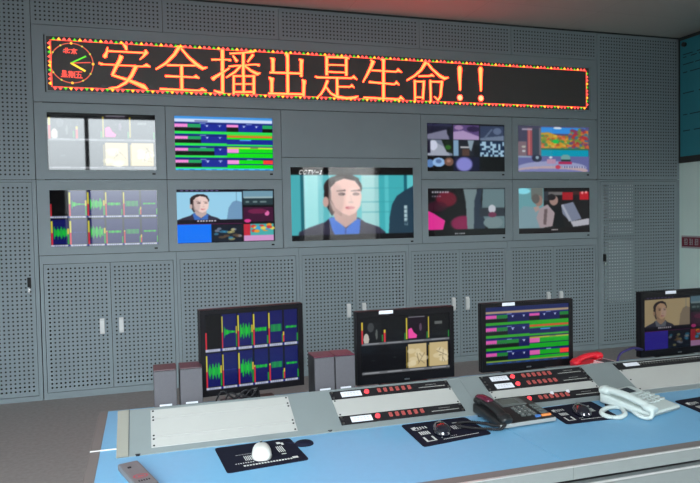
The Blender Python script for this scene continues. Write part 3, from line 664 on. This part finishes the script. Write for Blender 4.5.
for k in range(5):
    x0,x1=CX[k],CX[k+1]; cx=(x0+x1)/2; w=x1-x0-.003
    t=thing('storage_cabinet','low grey perforated metal cabinet '+cl[k],'cabinet',(cx,0,0),group='low perforated cabinets under the displays')
    carcass(t,w,LOW)
    f=B(); ring(f,-w/2,w/2,0,LOW-.002,-w/2+.026,w/2-.026,.056,1.150,0,.025); f.build('face_frame','wall_metal',t)
    for s in (-1,1):
        a,b_=(-w/2+.030,-.0025) if s<0 else (.0025,w/2-.030)
        dd=perf_panel('door',a,b_,.060,1.146,t,y=.002)
        pull(dd,s*.078,.600)
# tall cupboards at both ends
def tall(x0,x1,side,label,plabel):
    cx=(x0+x1)/2; w=x1-x0-.004
    t=thing('perforated_panel',plabel,'wall panel',(cx,0,MID),group='tall upper perforated panels')
    perf_panel('sheet',x0+G,x1-G,MID+.002,ZC-.014,t,ox=cx,oz=MID)
    B().box(-w/2,w/2,.03,.04,0,ZC-MID-.02).build('backing','metal_inside',t)
    t=thing('tall_cupboard',label,'cupboard',(cx,0,0))
    carcass(t,w,MID-.004)
    f=B(); ring(f,-w/2,w/2,0,MID-.003,-w/2+.03,w/2-.03,.04,MID-.02,0,.025); f.build('face_frame','wall_metal',t)
    d=perf_panel('door',-w/2+.034,w/2-.034,.045,MID-.024,t,y=.002)
    lx=(w/2-.075) if side<0 else (-w/2+.075)
    h=B().box(lx-.014,lx+.014,-.016,.001,.965,1.045,.003).build('handle','black',d)
    B().cyl((lx,-.022,.945),.011,.022,'y').build('lock','chrome',h)
    B().box(lx-.006,lx+.006,-.024,-.018,.915,.945).build('key','chrome',h)
    return t,cx
tall(XL+.004,MX[0]-.001,-1,'tall grey perforated cupboard with black latch at the left end of the display wall','grey perforated panel reaching the ceiling left of the message sign')
tr,tcx=tall(MX[-1]+.001,XR-.004,1,'tall grey perforated cupboard with black latch beside the pale green wall','grey perforated panel reaching the ceiling right of the message sign')
# pale boxes behind the right cupboard's holes, imitating a reflected light patch
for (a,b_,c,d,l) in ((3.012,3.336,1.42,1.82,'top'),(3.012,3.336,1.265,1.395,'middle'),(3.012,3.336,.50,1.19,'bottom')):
    tag(B().box(a,b_,.030,.3,c,d,.004).build('reflection_box','pale'),'pale box imitating a reflection on the right tall cupboard door, %s one'%l,'reflection stand-in')

# ------------------------------------------------------------------ right wall notices
board=thing('notice_board','large teal board with dark lines of writing on the pale green wall','board',(XR,-1.2,2.115))
B().box(-.02,0,-1.15,1.17,0,1.30).build('panel','teal',board); 
fb=B(); fb.box(-.03,0,-1.17,1.185,-.07,0); fb.box(-.028,0,1.17,1.185,0,1.31); fb.box(-.028,0,-1.17,-1.15,0,1.31); fb.box(-.028,0,-1.17,1.185,1.30,1.32); fb.build('frame','darktrim',board)
tx=B()
for z in (1.13,1.10,1.02,.93,.70,.46,.28):
    y=1.13
    while y>-1.1:
        l=.05+random.random()*.14; tx.box(-.0215,-.0205,y-l,y,z,z+.012); y-=l+.02+random.random()*.05
tx.build('writing','tealink',board)
px_=B()
for q in range(10): px_.box(-.0215,-.0205,.80-q*.12,.88-q*.12,.1+.0*q,.22)
px_.build('pale_lettering','tealpale',board)
B().cyl((XR-.05,-.10,3.36),.025,.05,'x').build('wall_fixture','darktrim'); tag(bpy.data.objects['wall_fixture'],'small dark round fixture high in the corner above the teal board','fixture')
strip=thing('wall_strip','dark red strip with pale characters along the pale green wall','sign',(XR,-1.5,1.10))
B().box(-.008,0,-1.4,1.465,0,.105).build('panel','stripred',strip); sp=B(); sp.box(-.01,0,-1.4,1.465,.105,.123); sp.box(-.01,0,-1.4,1.465,-.018,0); sp.build('border','strippale',strip)
tx=B(); y=1.43
while y>-1.35:
    s_=.055
    for q in range(4):
        z=.02+q*.02; tx.box(-.0105,-.009,y-s_*(.5+.5*random.random()),y-s_*.1*random.random(),z,z+.009)
    for q in range(2):
        yy=y-s_*(.2+.55*q); tx.box(-.0105,-.009,yy-.008,yy,.018,.088)
    y-=.075
tx.build('lettering','strippale',strip)

# ------------------------------------------------------------------ control desk
ZD=.744; YF=-4.335; YT=-3.838; YR=-3.640; ZT=.840; YBK=-3.28
def desk(x0,x1,label,left_end):
    t=thing('control_desk',label,'desk',((x0+x1)/2,-3.8,0)); ox,oy=(x0+x1)/2,-3.8
    bx=lambda b,a,c,d,e,f,g,bev=0: b.box(a-ox,c-ox,d-oy,e-oy,f,g,bev)
    b=B(); bx(b,x0,x1-.0025,YF,YBK,ZD-.030,ZD,.0); b.build('desktop','blue',t)
    # metal edging
    r=B(); bx(r,x0-(.032 if left_end else 0),x1-.001,YF-.040,YF-.0005,ZD-.03,ZD+.0005)
    if left_end: bx(r,x0-.032,x0-.0005,YF,YBK,ZD-.03,ZD+.0005)
    r.build('edge_band','rim',t)
    r=B(); bx(r,x0-(.032 if left_end else 0),x1-.001,YF-.048,YF-.040,ZD-.003,ZD+.001,.0008); r.build('edge_strip','alu',t)
    r=B(); bx(r,x0,x1-.001,YF-.046,YF-.02,ZD-.040,ZD-.0035); r.build('front_rail','deskface',t)
    r=B(); bx(r,x0,x1-.001,YF-.02,YF+.0,ZD-.058,ZD-.040); r.build('shadow_gap','black',t)
    r=B(); bx(r,x0,x1-.001,YF-.045,YF-.02,ZD-.20,ZD-.058,.002); r.build('front_fascia','deskface',t)
    r=B(); bx(r,x0,x1-.001,YF-.05,YF-.044,ZD-.062,ZD-.056,.001); r.build('edge_strip','alu',t)
    # carcass panels and feet
    for xx in ((x0+.10 if left_end else x0+.02),x1-.05):
        r=B(); bx(r,xx,xx+.03,-4.25,YBK-.04,.03,ZD-.03); r.build('side_panel','deskface',t)
        r=B(); bx(r,xx-.02,xx+.05,-4.22,YBK-.06,0,.03,.004); r.build('foot','black',t)
    r=B(); bx(r,x0+.13,x1-.05,-3.42,-3.40,.12,ZD-.03); r.build('back_panel','deskface',t)
    # sloping equipment turret
    tx0=x0+.054 if left_end else x0
    prof=[(YT-oy,ZD),(YT-oy,ZD+.003),(YR-.006-oy,ZT-.002),(YR-oy,ZT),(YR+.006-oy,ZT-.002),(YR+.010-oy,ZD)]
    r=B().prism(prof[::-1],tx0-ox,x1-.001-ox); tu=r.build('turret','turret',t)
    if left_end:
        pr=[(y-.0,z+.0012) for y,z in prof]; B().prism(pr[::-1],tx0-.002-ox,tx0+.034-ox).build('end_trim','trimbeige',tu)
        r=B(); bx(r,tx0+.034,tx0+.0365,YT+.0,YR,ZD,ZD+.0)  # shadow joint follows the slope
        B().prism([(y,z+.0016) for y,z in prof][::-1],tx0+.0345-ox,tx0+.0365-ox).build('joint','seam',tu)
        # thin white joint across the left margin of the desk
        bx(B(),0,0,0,0,0,0); q=B(); bx(q,x0-.032,tx0,-3.749,-3.741,ZD,ZD+.0016); q.build('joint_strip','handle',t)
    return t,tu,ox,oy
d1,tu1,ox1,oy1=desk(-2.034,-.692,'left length of blue-topped control desk with grey sloping equipment turret',True)
d2,tu2,ox2,oy2=desk(-.692,1.30,'right length of blue-topped control desk, under the two telephones',False)
def slope(x,y): return ZD+(y-YT)/(YR-YT)*(ZT-ZD)
TH=math.atan2(ZT-ZD-.003,YR-YT)
for (x,y,tu,ox) in ((-1.917,-3.832,tu1,ox1),(-1.281,-3.828,tu1,ox1)):
    g=B().cyl((x-ox,y+3.8,slope(x,y)-.004),.0085,.0065,'z'); g.build('grommet','blackmatte',tu,False)

def slot(x0,label,cat='blank panel',name='rack_unit',v=0,group=None):
    """a thing on the turret slope, v = distance down the slope of its top edge"""
    y=-3.655-v*math.cos(TH); z=slope(x0,y)+.0006
    return thing(name,label,cat,(x0,y,z),rx=TH,group=group)
def blank(x0,v,u,label,m='blank'):
    t=slot(x0,label,v=v,group='cream blank rack panels')
    h=.0445*u-.0007
    B().box(0,.4826,-h,0,0,.003,.0007).build('faceplate',m,t)
    for sx in (.008,.4746):
        for sy in ((-.007,-h+.007) if u<3 else (-.007,-h/2,-h+.007)):
            B().cyl((sx,sy,.003),.0034,.0014,n=10).build('screw','blackmatte',t)
    return t
def intercom(x0,v,label,tags=()):
    t=slot(x0,label,'intercom panel','intercom_panel',v,'black intercom panels with red buttons')
    h=.0438; W=.4826
    B().box(0,W,-h,0,0,.004,.001).build('faceplate','blackmatte',t)
    for sx in (.008,W-.008):
        for sy in (-.008,-h+.008): B().cyl((sx,sy,.004),.0042,.0022,n=12).build('screw','screw',t)
    lb=B().box(.040,.119,-.037,-.009,.004,.0052).build('label_strip','labelw',t)
    q=B()
    for i in range(5): q.box(.052+i*.012,.060+i*.012,-.019,-.0165,.0052,.0055); q.box(.050+i*.013,.056+i*.013,-.028,-.0262,.0052,.0055)
    q.build('lettering','greytext',lb)
    B().cyl((.141,-.021,.004),.0098,.007,n=18,r2=.0085).build('call_lamp','red',t)
    for i in range(6):
        x=.191+i*.0247; B().box(x-.0062,x+.0062,-.031,-.012,.004,.0095,.0015).build('button','reddim',t)
    q=B()
    for i in range(22): q.box(.352+i*.0051,.3555+i*.0051,-.030-.0,-.0262,.004,.0044)
    for i in range(9): q.box(.385+i*.0051,.388+i*.0051,-.016,-.014,.004,.0044)
    q.build('lettering','greytext',t)
    for i in tags: 
        x=.191+i*.0247; B().box(x+.004,x+.016,-.014,-.002,.006,.012,.001).build('paper_tag','labelw',t)
    return t
U=.0445
X1_,X2_,X3_,X4_=-1.875,-1.234,-.607,.040
blank(X1_,0,1,'top narrow cream blank panel left of the others, below the waveform monitor')
blank(X1_,U,2,'wide cream blank panel below the waveform monitor, between two narrow ones')
blank(X1_,3*U,1,'bottom narrow cream blank panel, just behind the white mouse')
intercom(X2_,0,'black intercom panel with red buttons directly below the eight-tile monitor')
blank(X2_,U,2,'wide cream blank panel between the two black intercom panels in the middle')
intercom(X2_,3*U,'black intercom panel with red buttons just behind the black mouse')
intercom(X3_,0,'black intercom panel with red buttons directly below the schedule monitor')
intercom(X3_,U,'black intercom panel with red buttons, second row below the schedule monitor')
blank(X3_,2*U,1,'narrow cream blank panel behind the charcoal telephone')
intercom(X3_,3*U,'black intercom panel with white paper tags beside the charcoal telephone',tags=(2,5))
# patch bay and blank at the right
t=slot(X4_,'black patch bay with a white label and a dotted row of jacks at the right','patch bay','patch_bay',0)
B().box(0,.4826,-.0438,0,0,.004,.001).build('faceplate','blackmatte',t)
B().box(.045,.120,-.030,-.008,.004,.0052).build('label_strip','labelw',t)
j=B()
for i in range(24): j.cyl((.128+i*.0145,-.024,.004),.0042,.002,n=8)
j.build('jack_row','screw',t)
q=B()
for i in range(40): q.box(.126+i*.0086,.130+i*.0086,-.013,-.009,.004,.0043)
q.build('lettering','whitetext',t)
for sx in (.008,.4746): B().cyl((sx,-.008,.004),.0042,.0022,n=12).build('screw','screw',t)
blank(X4_,U,3,'tall cream blank panel beneath the patch bay at the right')

# ------------------------------------------------------------------ monitors
def monitor(x,y,rz,w,h,zb,label,pic,bez,sw,note=True,wide=True,nx=.105):
    t=thing('computer_monitor',label,'monitor',(x,y,ZD),rz,'desk monitors behind the turret'); z=zb-ZD
    hb=B(); hb.box(-w/2,w/2,.0,.032,z,z+h,.004); hb.box(-w/2+.05,w/2-.05,.03,.06,z+.05,z+h-.05,.012); hb.build('housing','bezel',t)
    sw_,bb,bt=sw
    f=B(); ring(f,-w/2+.002,w/2-.002,z+.002,z+h-.002,-sw_/2,sw_/2,z+bb,z+h-bt,-.006,.002); f.build('bezel','bezel',t)
    pic_mesh('screen',pic,sw_,h-bb-bt,'monitor',t,(0,-.0015,z+bb))
    B().box(-.03,.03,.04,.075,.01,z+h*.5,.004).build('stand','black',t)
    B().box(-.11,.11,-.04 if wide else -.05,.13,0,.012,.004).build('base','black',t)
    if note: B().box(-w/2+nx,-w/2+nx+.065,-.0075,-.0055,z+h-.016,z+h-.001).build('paper_label','labelw',t)
    B().box(-.012,.012,-.0075,-.0058,z+.009,z+.015).build('maker_badge','screw',t)
    return t
monitor(-1.479,-3.42,.11,.422,.34,.805,'squarish black monitor at the left showing twelve navy waveform tiles',wave_pic(260,200),None,(.378,.024,.020),note=False)
monitor(-.795,-3.345,-.007,.462,.321,.764,'black monitor in the middle with eight dark camera tiles, two of them beige',tiles8_pic(240,170),None,(.420,.040,.028))
monitor(-.178,-3.340,-.032,.481,.320,.764,'black monitor showing a green, navy and pink schedule',sched_pic(220,150,True),None,(.438,.034,.020))
monitor(.712,-3.33,0,.478,.330,.760,'black monitor at the right edge showing a woman over a blue tile',multi_pic(220,150,.62),None,(.435,.034,.028),nx=.150)

# ------------------------------------------------------------------ small loudspeakers
def speaker(x,y,label,top='sptop'):
    t=thing('desk_speaker',label,'speaker',(x,y,ZD),0,'small grey-fronted desk speakers'); h=.190; w=.083
    B().box(-w/2,w/2,.004,.105,0,h,.002).build('cabinet','spside',t)
    B().box(-w/2,w/2,.0,.106,h-.0,h+.0045,.0015).build('lid',top,t)
    B().box(-w/2+.0012,w/2-.0012,-.005,.004,.002,h-.001,.0025).build('grille','spgrey',t)
    B().box(-.022,.022,-.0065,-.005,.060,.067,.0005).build('badge','labelw',t)
    return t
M['sptop2']=mat('speaker_top_dull',(.055,.028,.036),.4)
speaker(-1.820,-3.50,'small grey desk speaker farthest left behind the turret','sptop2')
speaker(-1.726,-3.50,'small grey desk speaker against the left side of the waveform monitor','sptop2')
speaker(-1.209,-3.50,'small grey speaker with maroon top, just right of the waveform monitor')
speaker(-1.123,-3.50,'small grey speaker with maroon top, touching the eight-tile monitor side')

# ------------------------------------------------------------------ mice, pads
def pad(P,label,marks,z=ZD):
    cx=sum(p[0] for p in P)/4; cy=sum(p[1] for p in P)/4
    t=thing('mouse_pad',label,'mouse pad',(cx,cy,z),group='black printed mouse pads')
    # P order: back-left, front-left, front-right, back-right ; rounded corners
    out=[]
    n=len(P)
    for i,p in enumerate(P):
        a=Vector(P[i-1]);b=Vector(p);c=Vector(P[(i+1)%n]); r=.014
        s=b+(a-b).normalized()*r; e=b+(c-b).normalized()*r
        for k in range(6): u=k/5; out.append(((1-u)**2*s.x+2*u*(1-u)*b.x+u*u*e.x-cx,(1-u)**2*s.y+2*u*(1-u)*b.y+u*u*e.y-cy))
    m=len(out); V=[(x,y,0) for x,y in out]+[(x,y,.0025) for x,y in out]
    mesh_obj('sheet',V,[tuple(range(m)),tuple(range(m,2*m))[::-1]]+[(i,i+m,(i+1)%m+m,(i+1)%m) for i in range(m)],'pad',t)
    bl,fl,fr_,br=[Vector((p[0]-cx,p[1]-cy,0)) for p in P]
    b=B()
    def q(u,v): return (bl*(1-u)*(1-v)+fl*(1-u)*v+br*u*(1-v)+fr_*u*v)
    for (u0,v0,u1,v1) in marks:
        vs=[q(u0,v1),q(u1,v1),q(u1,v0),q(u0,v0)]; b.add([(p.x,p.y,.0029) for p in vs],[(0,1,2,3)])
    b.build('lettering','whitetext',t)
    return t
mk1=[(.22+i*.036,.84+.0*i,.245+i*.036,.885) for i in range(17)]+[(.14+i*.03,.74,.155+i*.03,.77) for i in range(8)]+[(.28+i*.022,.5,.29+i*.022,.68) for i in range(6)]+[(.2+i*.02,.42,.212+i*.02,.435) for i in range(16)]+[(.73+i*.024,.30,.742+i*.024,.55) for i in range(4)]+[(.78,.12,.83,.2),(.83,.16,.86,.26),(.74,.62,.8,.65),(.83,.80,.9,.87)]+[(.45+i*.03,.62,.462+i*.03,.70) for i in range(3)]
mk2=[(.08,.20,.12,.32),(.12,.18,.15,.26),(.16,.2,.18,.3),(.2,.2,.22,.3),(.24,.2,.26,.3),(.28,.2,.30,.3),(.10,.32,.2,.335)]
mk2+=[(.12+i*.03,.42,.14+i*.03,.56) for i in range(5)]+[(.10,.66,.13,.86),(.13,.83,.24,.86),(.22,.66,.25,.86)]+[(.33+i*.024,.86,.348+i*.024,.885) for i in range(22)]+[(.33+i*.03,.78,.345+i*.03,.80) for i in range(8)]+[(.62+i*.03,.36,.635+i*.03,.54) for i in range(6)]+[(.70,.22,.82,.245)]
pad([(-1.680,-3.859),(-1.665,-4.084),(-1.412,-4.060),(-1.428,-3.848)],'black mouse pad with white printing under the white mouse',mk1)
pad([(-1.026,-3.852),(-1.038,-4.082),(-.770,-4.044),(-.770,-3.848)],'black mouse pad with a white logo left of the charcoal telephone',mk2)
pad([(-.445,-3.852),(-.476,-4.048),(-.250,-4.055),(-.215,-3.842)],'black mouse pad between the charcoal and the white telephone',mk2)
pad([(.084,-3.953),(.052,-4.165),(.300,-4.150),(.330,-3.935)],'black mouse pad at the right edge beyond the white telephone',mk2)
def mouse(x,y,rz,label,m,big=1.0,cord=None):
    t=thing('computer_mouse',label,'mouse',(x,y,ZD+.003),rz); t.scale=(big,)*3
    B().dome((0,0,0),.031,.055,.034,nose=.10).build('shell',m,t,True)
    B().box(-.0012,.0012,.012,.046,.022,.0305,.0004).build('button_split','seam' if m!='mwhite' else 'greytext',t)
    B().cyl((-.004,.028,.026),.008,.008,'x',n=14).build('wheel','black' if m=='mwhite' else 'screw',t)
    return t
mouse(-1.545,-3.975,-.12,'white computer mouse on the left mouse pad','mwhite')
mouse(-.925,-3.975,-.2,'glossy black computer mouse left of the charcoal telephone','mblack',.95)
mouse(-.352,-3.965,-.25,'glossy dark computer mouse between the two telephones','mblack',.95)
t=thing('thumb_rest','small dark oval pod on the desk right of the white mouse','oval pod',(-1.395,-3.918,ZD))
B().dome((0,0,0),.032,.026,.013,sq=2).build('pod','pad',t,True); B().sweep([(-.03,.012,.004),(-.045,.020,.003),(-.060,.030,.003)],.003).build('stem','pad',t,True)

# ------------------------------------------------------------------ telephones
def coil(pts,r,m,parent,name='cord',n=6,sc=.0018):
    P=catmull(pts,10); 
    # resample
    Q=[P[0]]; 
    for p in P[1:]:
        while (p-Q[-1]).length>.0016: Q.append(Q[-1]+(p-Q[-1]).normalized()*.0016)
    rad=[r*(.80+.26*math.sin(i*1.7)) for i in range(len(Q))]
    return B().sweep(Q,rad,8).build(name,m,parent,True)
def telephone(name,loc,rz,label,body,hand,keym,w=.19,d=.21,zb=.052,zf=.022,hx=-.068,lcdm='lcd',trim=None,accent=None):
    t=thing(name,label,'telephone',loc,rz)
    y0,y1=-d/2,d/2
    zt=lambda y: zf+(y-y0)/(y1-y0)*(zb-zf)
    # wedge body with rounded edges
    bm=bmesh.new(); vs=[]
    pr=[(y0,.003),(y0,zf),(y1,zb),(y1,.012)]
    for x in (-w/2,w/2): vs.append([bm.verts.new((x,a,b)) for a,b in pr])
    bm.faces.new(vs[0]); bm.faces.new(vs[1][::-1])
    for i in range(4): bm.faces.new((vs[0][i],vs[0][(i+1)%4],vs[1][(i+1)%4],vs[1][i]))
    bmesh.ops.recalc_face_normals(bm,faces=bm.faces)
    bmesh.ops.bevel(bm,geom=list(bm.edges),offset=.009,segments=3,profile=.6,affect='EDGES')
    bm.verts.index_update(); V=[v.co.copy() for v in bm.verts]; F=[tuple(v.index for v in f.verts) for f in bm.faces]; bm.free()
    mesh_obj('base',V,F,body,t,True).data.polygons.foreach_get
    fb=B()
    for sx in (-1,1):
        for yy in (y0+.02,y1-.02): fb.cyl((sx*(w/2-.02),yy,0),.008,.013 if yy>0 else .004,n=12)
    fb.build('foot','blackmatte',t)
    if trim: B().box(-w/2-.001,w/2+.001,y0-.0012,y0+.004,.005,zf-.004,.001).build('front_trim',trim,t)
    sl=math.atan2(zb-zf,d)
    T=lambda x,y,h=0: Vector((x,y,zt(y)+h))
    def plate(nm,xa,xb,ya,yb,th,m,par):
        R=Matrix.Translation(T((xa+xb)/2,(ya+yb)/2))@Matrix.Rotation(sl,4,'X')
        return B().box(-(xb-xa)/2,(xb-xa)/2,-(yb-ya)/2,(yb-ya)/2,-.002,th,min(.0015,th/3+.0002),T=R).build(nm,m,par)
    # handset: arc with two cups, along y at the left side
    hz=.005
    ends=[(hx,y0+.018),(hx,y1-.018)]
    path=catmull([T(hx,y0-.004,hz-.002),T(hx,y0+.03,hz+.010),T(hx,0,hz+.017),T(hx,y1-.03,hz+.012),T(hx,y1+.004,hz-.001)],8)
    nP=len(path); rad=[.0150*(1.12 if (i<7 or i>nP-8) else .86) for i in range(nP)]; rad[0]*=.6; rad[-1]*=.6; rad[1]*=.88; rad[-2]*=.88
    hs=B().sweep(path,rad,14,sx=1.38).build('handset',hand,t,True)
    for yy in (y0+.022,y1-.022): 
        c=T(hx,yy,.001); B().cyl((c.x,c.y,c.z),.021,.020,n=20,r2=.022).build('ear_cup',hand,hs,True)
    if accent: 
        P2=[p+Vector((0,0,.0115)) for p in path[nP-16:nP-1]]; B().sweep(P2,[.0095*(.6 if k in (0,14) else 1) for k in range(15)],10,sx=1.7).build('accent_band',accent,hs,True)
    # display and keys
    plate('display_frame',-.030,.075,y1-.070,y1-.012,.004,keym,t)
    plate('display',-.024,.050,y1-.062,y1-.020,.0055,lcdm,t)
    for r in range(4):
        for c in range(3):
            x=.002+c*.023; y=y1-.090-r*.020
            plate('key',x-.008,x+.008,y-.006,y+.006,.0055,keym,t)
    return t,plate,T,(w,d,y0,y1)
# charcoal phone (its back rests on the turret lip)
ph,pl,T,(w,d,y0,y1)=telephone('desk_telephone',(-.615,-3.925,ZD+.001),.06,'charcoal desk telephone with maroon-tinted handset, left of the white one','phoneb','phoneb','phoneg',w=.230,d=.185,zb=.050,zf=.022,hx=-.088,trim='phones',accent='maroon')
for r in range(4): pl('memory_key',.076,.104,y1-.092-r*.020,y1-.080-r*.020,.005,'phoneg',ph)
pl('orange_key',.066,.104,y0+.010,y0+.020,.0055,'orange',ph); pl('blue_key',.040,.060,y0+.010,y0+.020,.0055,'bluekey',ph)
q=B()
for r in range(4):
    for c in range(3):
        p=T(.002+c*.023,y1-.090-r*.020,.006); q.box(p.x-.002,p.x+.002,p.y-.0015,p.y+.0015,p.z,p.z+.0004)
q.build('key_print','whitetext',ph)
coil([(-.098,-.095,.020),(-.125,-.105,.010),(-.165,-.080,.009),(-.205,-.055,.010),(-.238,-.015,.010),(-.215,.015,.009),(-.172,.005,.009),(-.140,-.03,.010),(-.128,-.075,.014),(-.105,-.085,.014)],.0058,'blackmatte',ph)
# white phone
pw,pl,T,(w,d,y0,y1)=telephone('desk_telephone',(-.100,-3.975,ZD+.001),.26,'white desk telephone with coiled cord near the right side of the desk','phonew','phonew','phonek',w=.190,d=.215,zb=.050,zf=.020,hx=-.074,lcdm='lcdd')
for r in range(4): pl('memory_key',.070,.094,y1-.092-r*.020,y1-.080-r*.020,.005,'phonek',pw)
iv=Matrix.Rotation(-.26,4,'Z')
def wl(x,y,z): 
    v=Vector((x+.100,y+3.975,z-ZD-.001)); return tuple(iv@v)
coil([wl(-.165,-4.112,ZD+.030),wl(-.182,-4.122,ZD+.014),wl(-.190,-4.085,ZD+.009),wl(-.172,-4.01,ZD+.010),wl(-.200,-3.962,ZD+.010),wl(-.245,-3.965,ZD+.010),wl(-.292,-4.00,ZD+.010),wl(-.303,-4.045,ZD+.010),wl(-.275,-4.070,ZD+.010),wl(-.230,-4.050,ZD+.010),wl(-.205,-4.015,ZD+.010),wl(-.175,-3.965,ZD+.012)],.0088,'phonew',pw)
# red phone behind the turret
pr_,pl,T,(w,d,y0,y1)=telephone('red_telephone',(.112,-3.455,ZD+.001),-1.45,'red telephone standing behind the turret between two monitors','redphone','redphone','pinkkey',w=.17,d=.165,zb=.055,zf=.036,hx=-.060,lcdm='lcdd')
# ------------------------------------------------------------------ cables
cb=B().sweep(catmull([(.20,-3.50,ZD+.004),(.215,-3.47,ZD+.035),(.250,-3.45,ZD+.075),(.30,-3.44,ZD+.090),(.36,-3.42,ZD+.092),(.44,-3.38,ZD+.07),(.48,-3.29,ZD+.05)],8),.0055,8).build('video_cable','cableblue',None,True)
tag(cb,'dark blue cable arching behind the right monitor beside the red telephone','cable')
cb=B()
for k in range(3):
    cb.sweep(catmull([(-1.66+.03*k,-3.52,ZD+.006),(-1.62+.03*k,-3.53,ZD+.10-.01*k),(-1.57+.03*k,-3.53,ZD+.07),(-1.52+.02*k,-3.52,ZD+.095),(-1.47,-3.50,ZD+.02)],6),.0035,6)
tag(cb.build('cable_bundle','blackmatte',None,True),'tangle of thin black cables under the waveform monitor','cable')
# ------------------------------------------------------------------ remote
rm=thing('remote_control','grey handset with a red oval marking at the front left of the desk','remote control',(-1.915,-4.040,ZD+.001),.29)
B().box(-.030,.030,-.105,.105,0,.020,.006).build('case','remote',rm)
n=24; V=[];F=[]
for i in range(n):
    a=2*PI*i/n
    for r in (1,.74): V.append((.021*r*math.cos(a),-.030+.017*r*math.sin(a),.0206))
for i in range(n): j=(i+1)%n; F.append((2*i,2*j,2*j+1,2*i+1))
mesh_obj('red_oval',V,F,'remred',rm)
B().box(-.008,.010,-.034,-.026,.0202,.0208).build('red_mark','remred',rm)
B().box(-.014,-.004,.048,.056,.0195,.0225,.0008).build('button','blackmatte',rm)
q=B()
for i in range(5): q.box(-.016+i*.007,-.012+i*.007,-.070,-.060,.0202,.0208)
q.build('print','blackmatte',rm)
# unseen dark block added for the silhouette reflected in the left displays
lk=thing('silhouette_block','tall dark block added out of view for the silhouette reflected in the left displays','silhouette stand-in',(-3.50,-6.36,0))
B().box(-.34,.32,-.25,.25,.05,2.30,.01).build('body','darktrim',lk); B().box(-.34,-.012,.25,.268,.08,2.27,.004).build('door','darktrim',lk); B().box(-.006,.32,.25,.268,.08,2.27,.004).build('door','darktrim',lk)
B().box(-.33,.31,-.24,.24,0,.05).build('plinth','black',lk)

# ------------------------------------------------------------------ light
w=bpy.data.worlds.new('sky'); bpy.context.scene.world=w; w.use_nodes=True
portals=[((a+b_)/2,YB-.21,(c+d)/2,PI/2,0,b_-a,d-c) for a,b_,c,d in wins]+[(XL-.21,(LW[0]+LW[1])/2,(LW[2]+LW[3])/2,PI/2,-PI/2,LW[1]-LW[0],LW[3]-LW[2])]
bg=w.node_tree.nodes['Background']; bg.inputs['Color'].default_value=(.86,.95,1,1); 
_wn=w.node_tree.nodes; _wl=w.node_tree.links
_tc=_wn.new('ShaderNodeTexCoord'); _sx=_wn.new('ShaderNodeSeparateXYZ'); _rp=_wn.new('ShaderNodeValToRGB'); _mu=_wn.new('ShaderNodeMath'); _mu.operation='MULTIPLY'; _mu.inputs[1].default_value=38
_wl.new(_tc.outputs['Generated'],_sx.inputs[0]); _ad=_wn.new('ShaderNodeMath'); _ad.operation='MULTIPLY_ADD'; _ad.inputs[1].default_value=.5; _ad.inputs[2].default_value=.5
_wl.new(_sx.outputs['Z'],_ad.inputs[0]); _wl.new(_ad.outputs[0],_rp.inputs[0]); _wl.new(_rp.outputs['Color'],_mu.inputs[0]); _wl.new(_mu.outputs[0],bg.inputs['Strength'])
_e=_rp.color_ramp.elements
_e[0].position=.46; _e[0].color=(.10,.10,.10,1); _e[1].position=.75; _e[1].color=(.85,.85,.85,1)
for _p,_v in ((.495,.17),(.515,.24),(.545,.46),(.60,.62)):
    _q=_e.new(_p); _q.color=(_v,_v,_v,1)

for (x,y,z,rx,rz,sx_,sy_) in portals:
    li=bpy.data.lights.new('window_portal','AREA'); li.shape='RECTANGLE'; li.size=sx_; li.size_y=sy_; li.cycles.is_portal=True
    o=bpy.data.objects.new('window_portal',li); COL.objects.link(o); o.location=(x,y,z); o.rotation_euler=(rx,0,rz)

# ------------------------------------------------------------------ camera
cam=bpy.data.cameras.new('camera'); co=bpy.data.objects.new('camera',cam); COL.objects.link(co)
Rv,Uv,Fv,Cv=Vector((0.954214,-0.298519,-0.019018)),Vector((0.028476,0.027366,0.999220)),Vector((0.297766,0.954011,-0.034614)),Vector((-1.871571,-5.996320,1.483583))
Mx=Matrix((Rv,Uv,-Fv)).transposed().to_4x4(); Mx.translation=Cv; co.matrix_world=Mx
cam.sensor_width=36; cam.lens=33.5418; cam.clip_start=.05
sc=bpy.context.scene; sc.camera=co
sc.view_settings.view_transform='Standard'; sc.view_settings.look='None'; sc.view_settings.gamma=1; sc.view_settings.exposure=0
sc.view_settings.use_curve_mapping=False
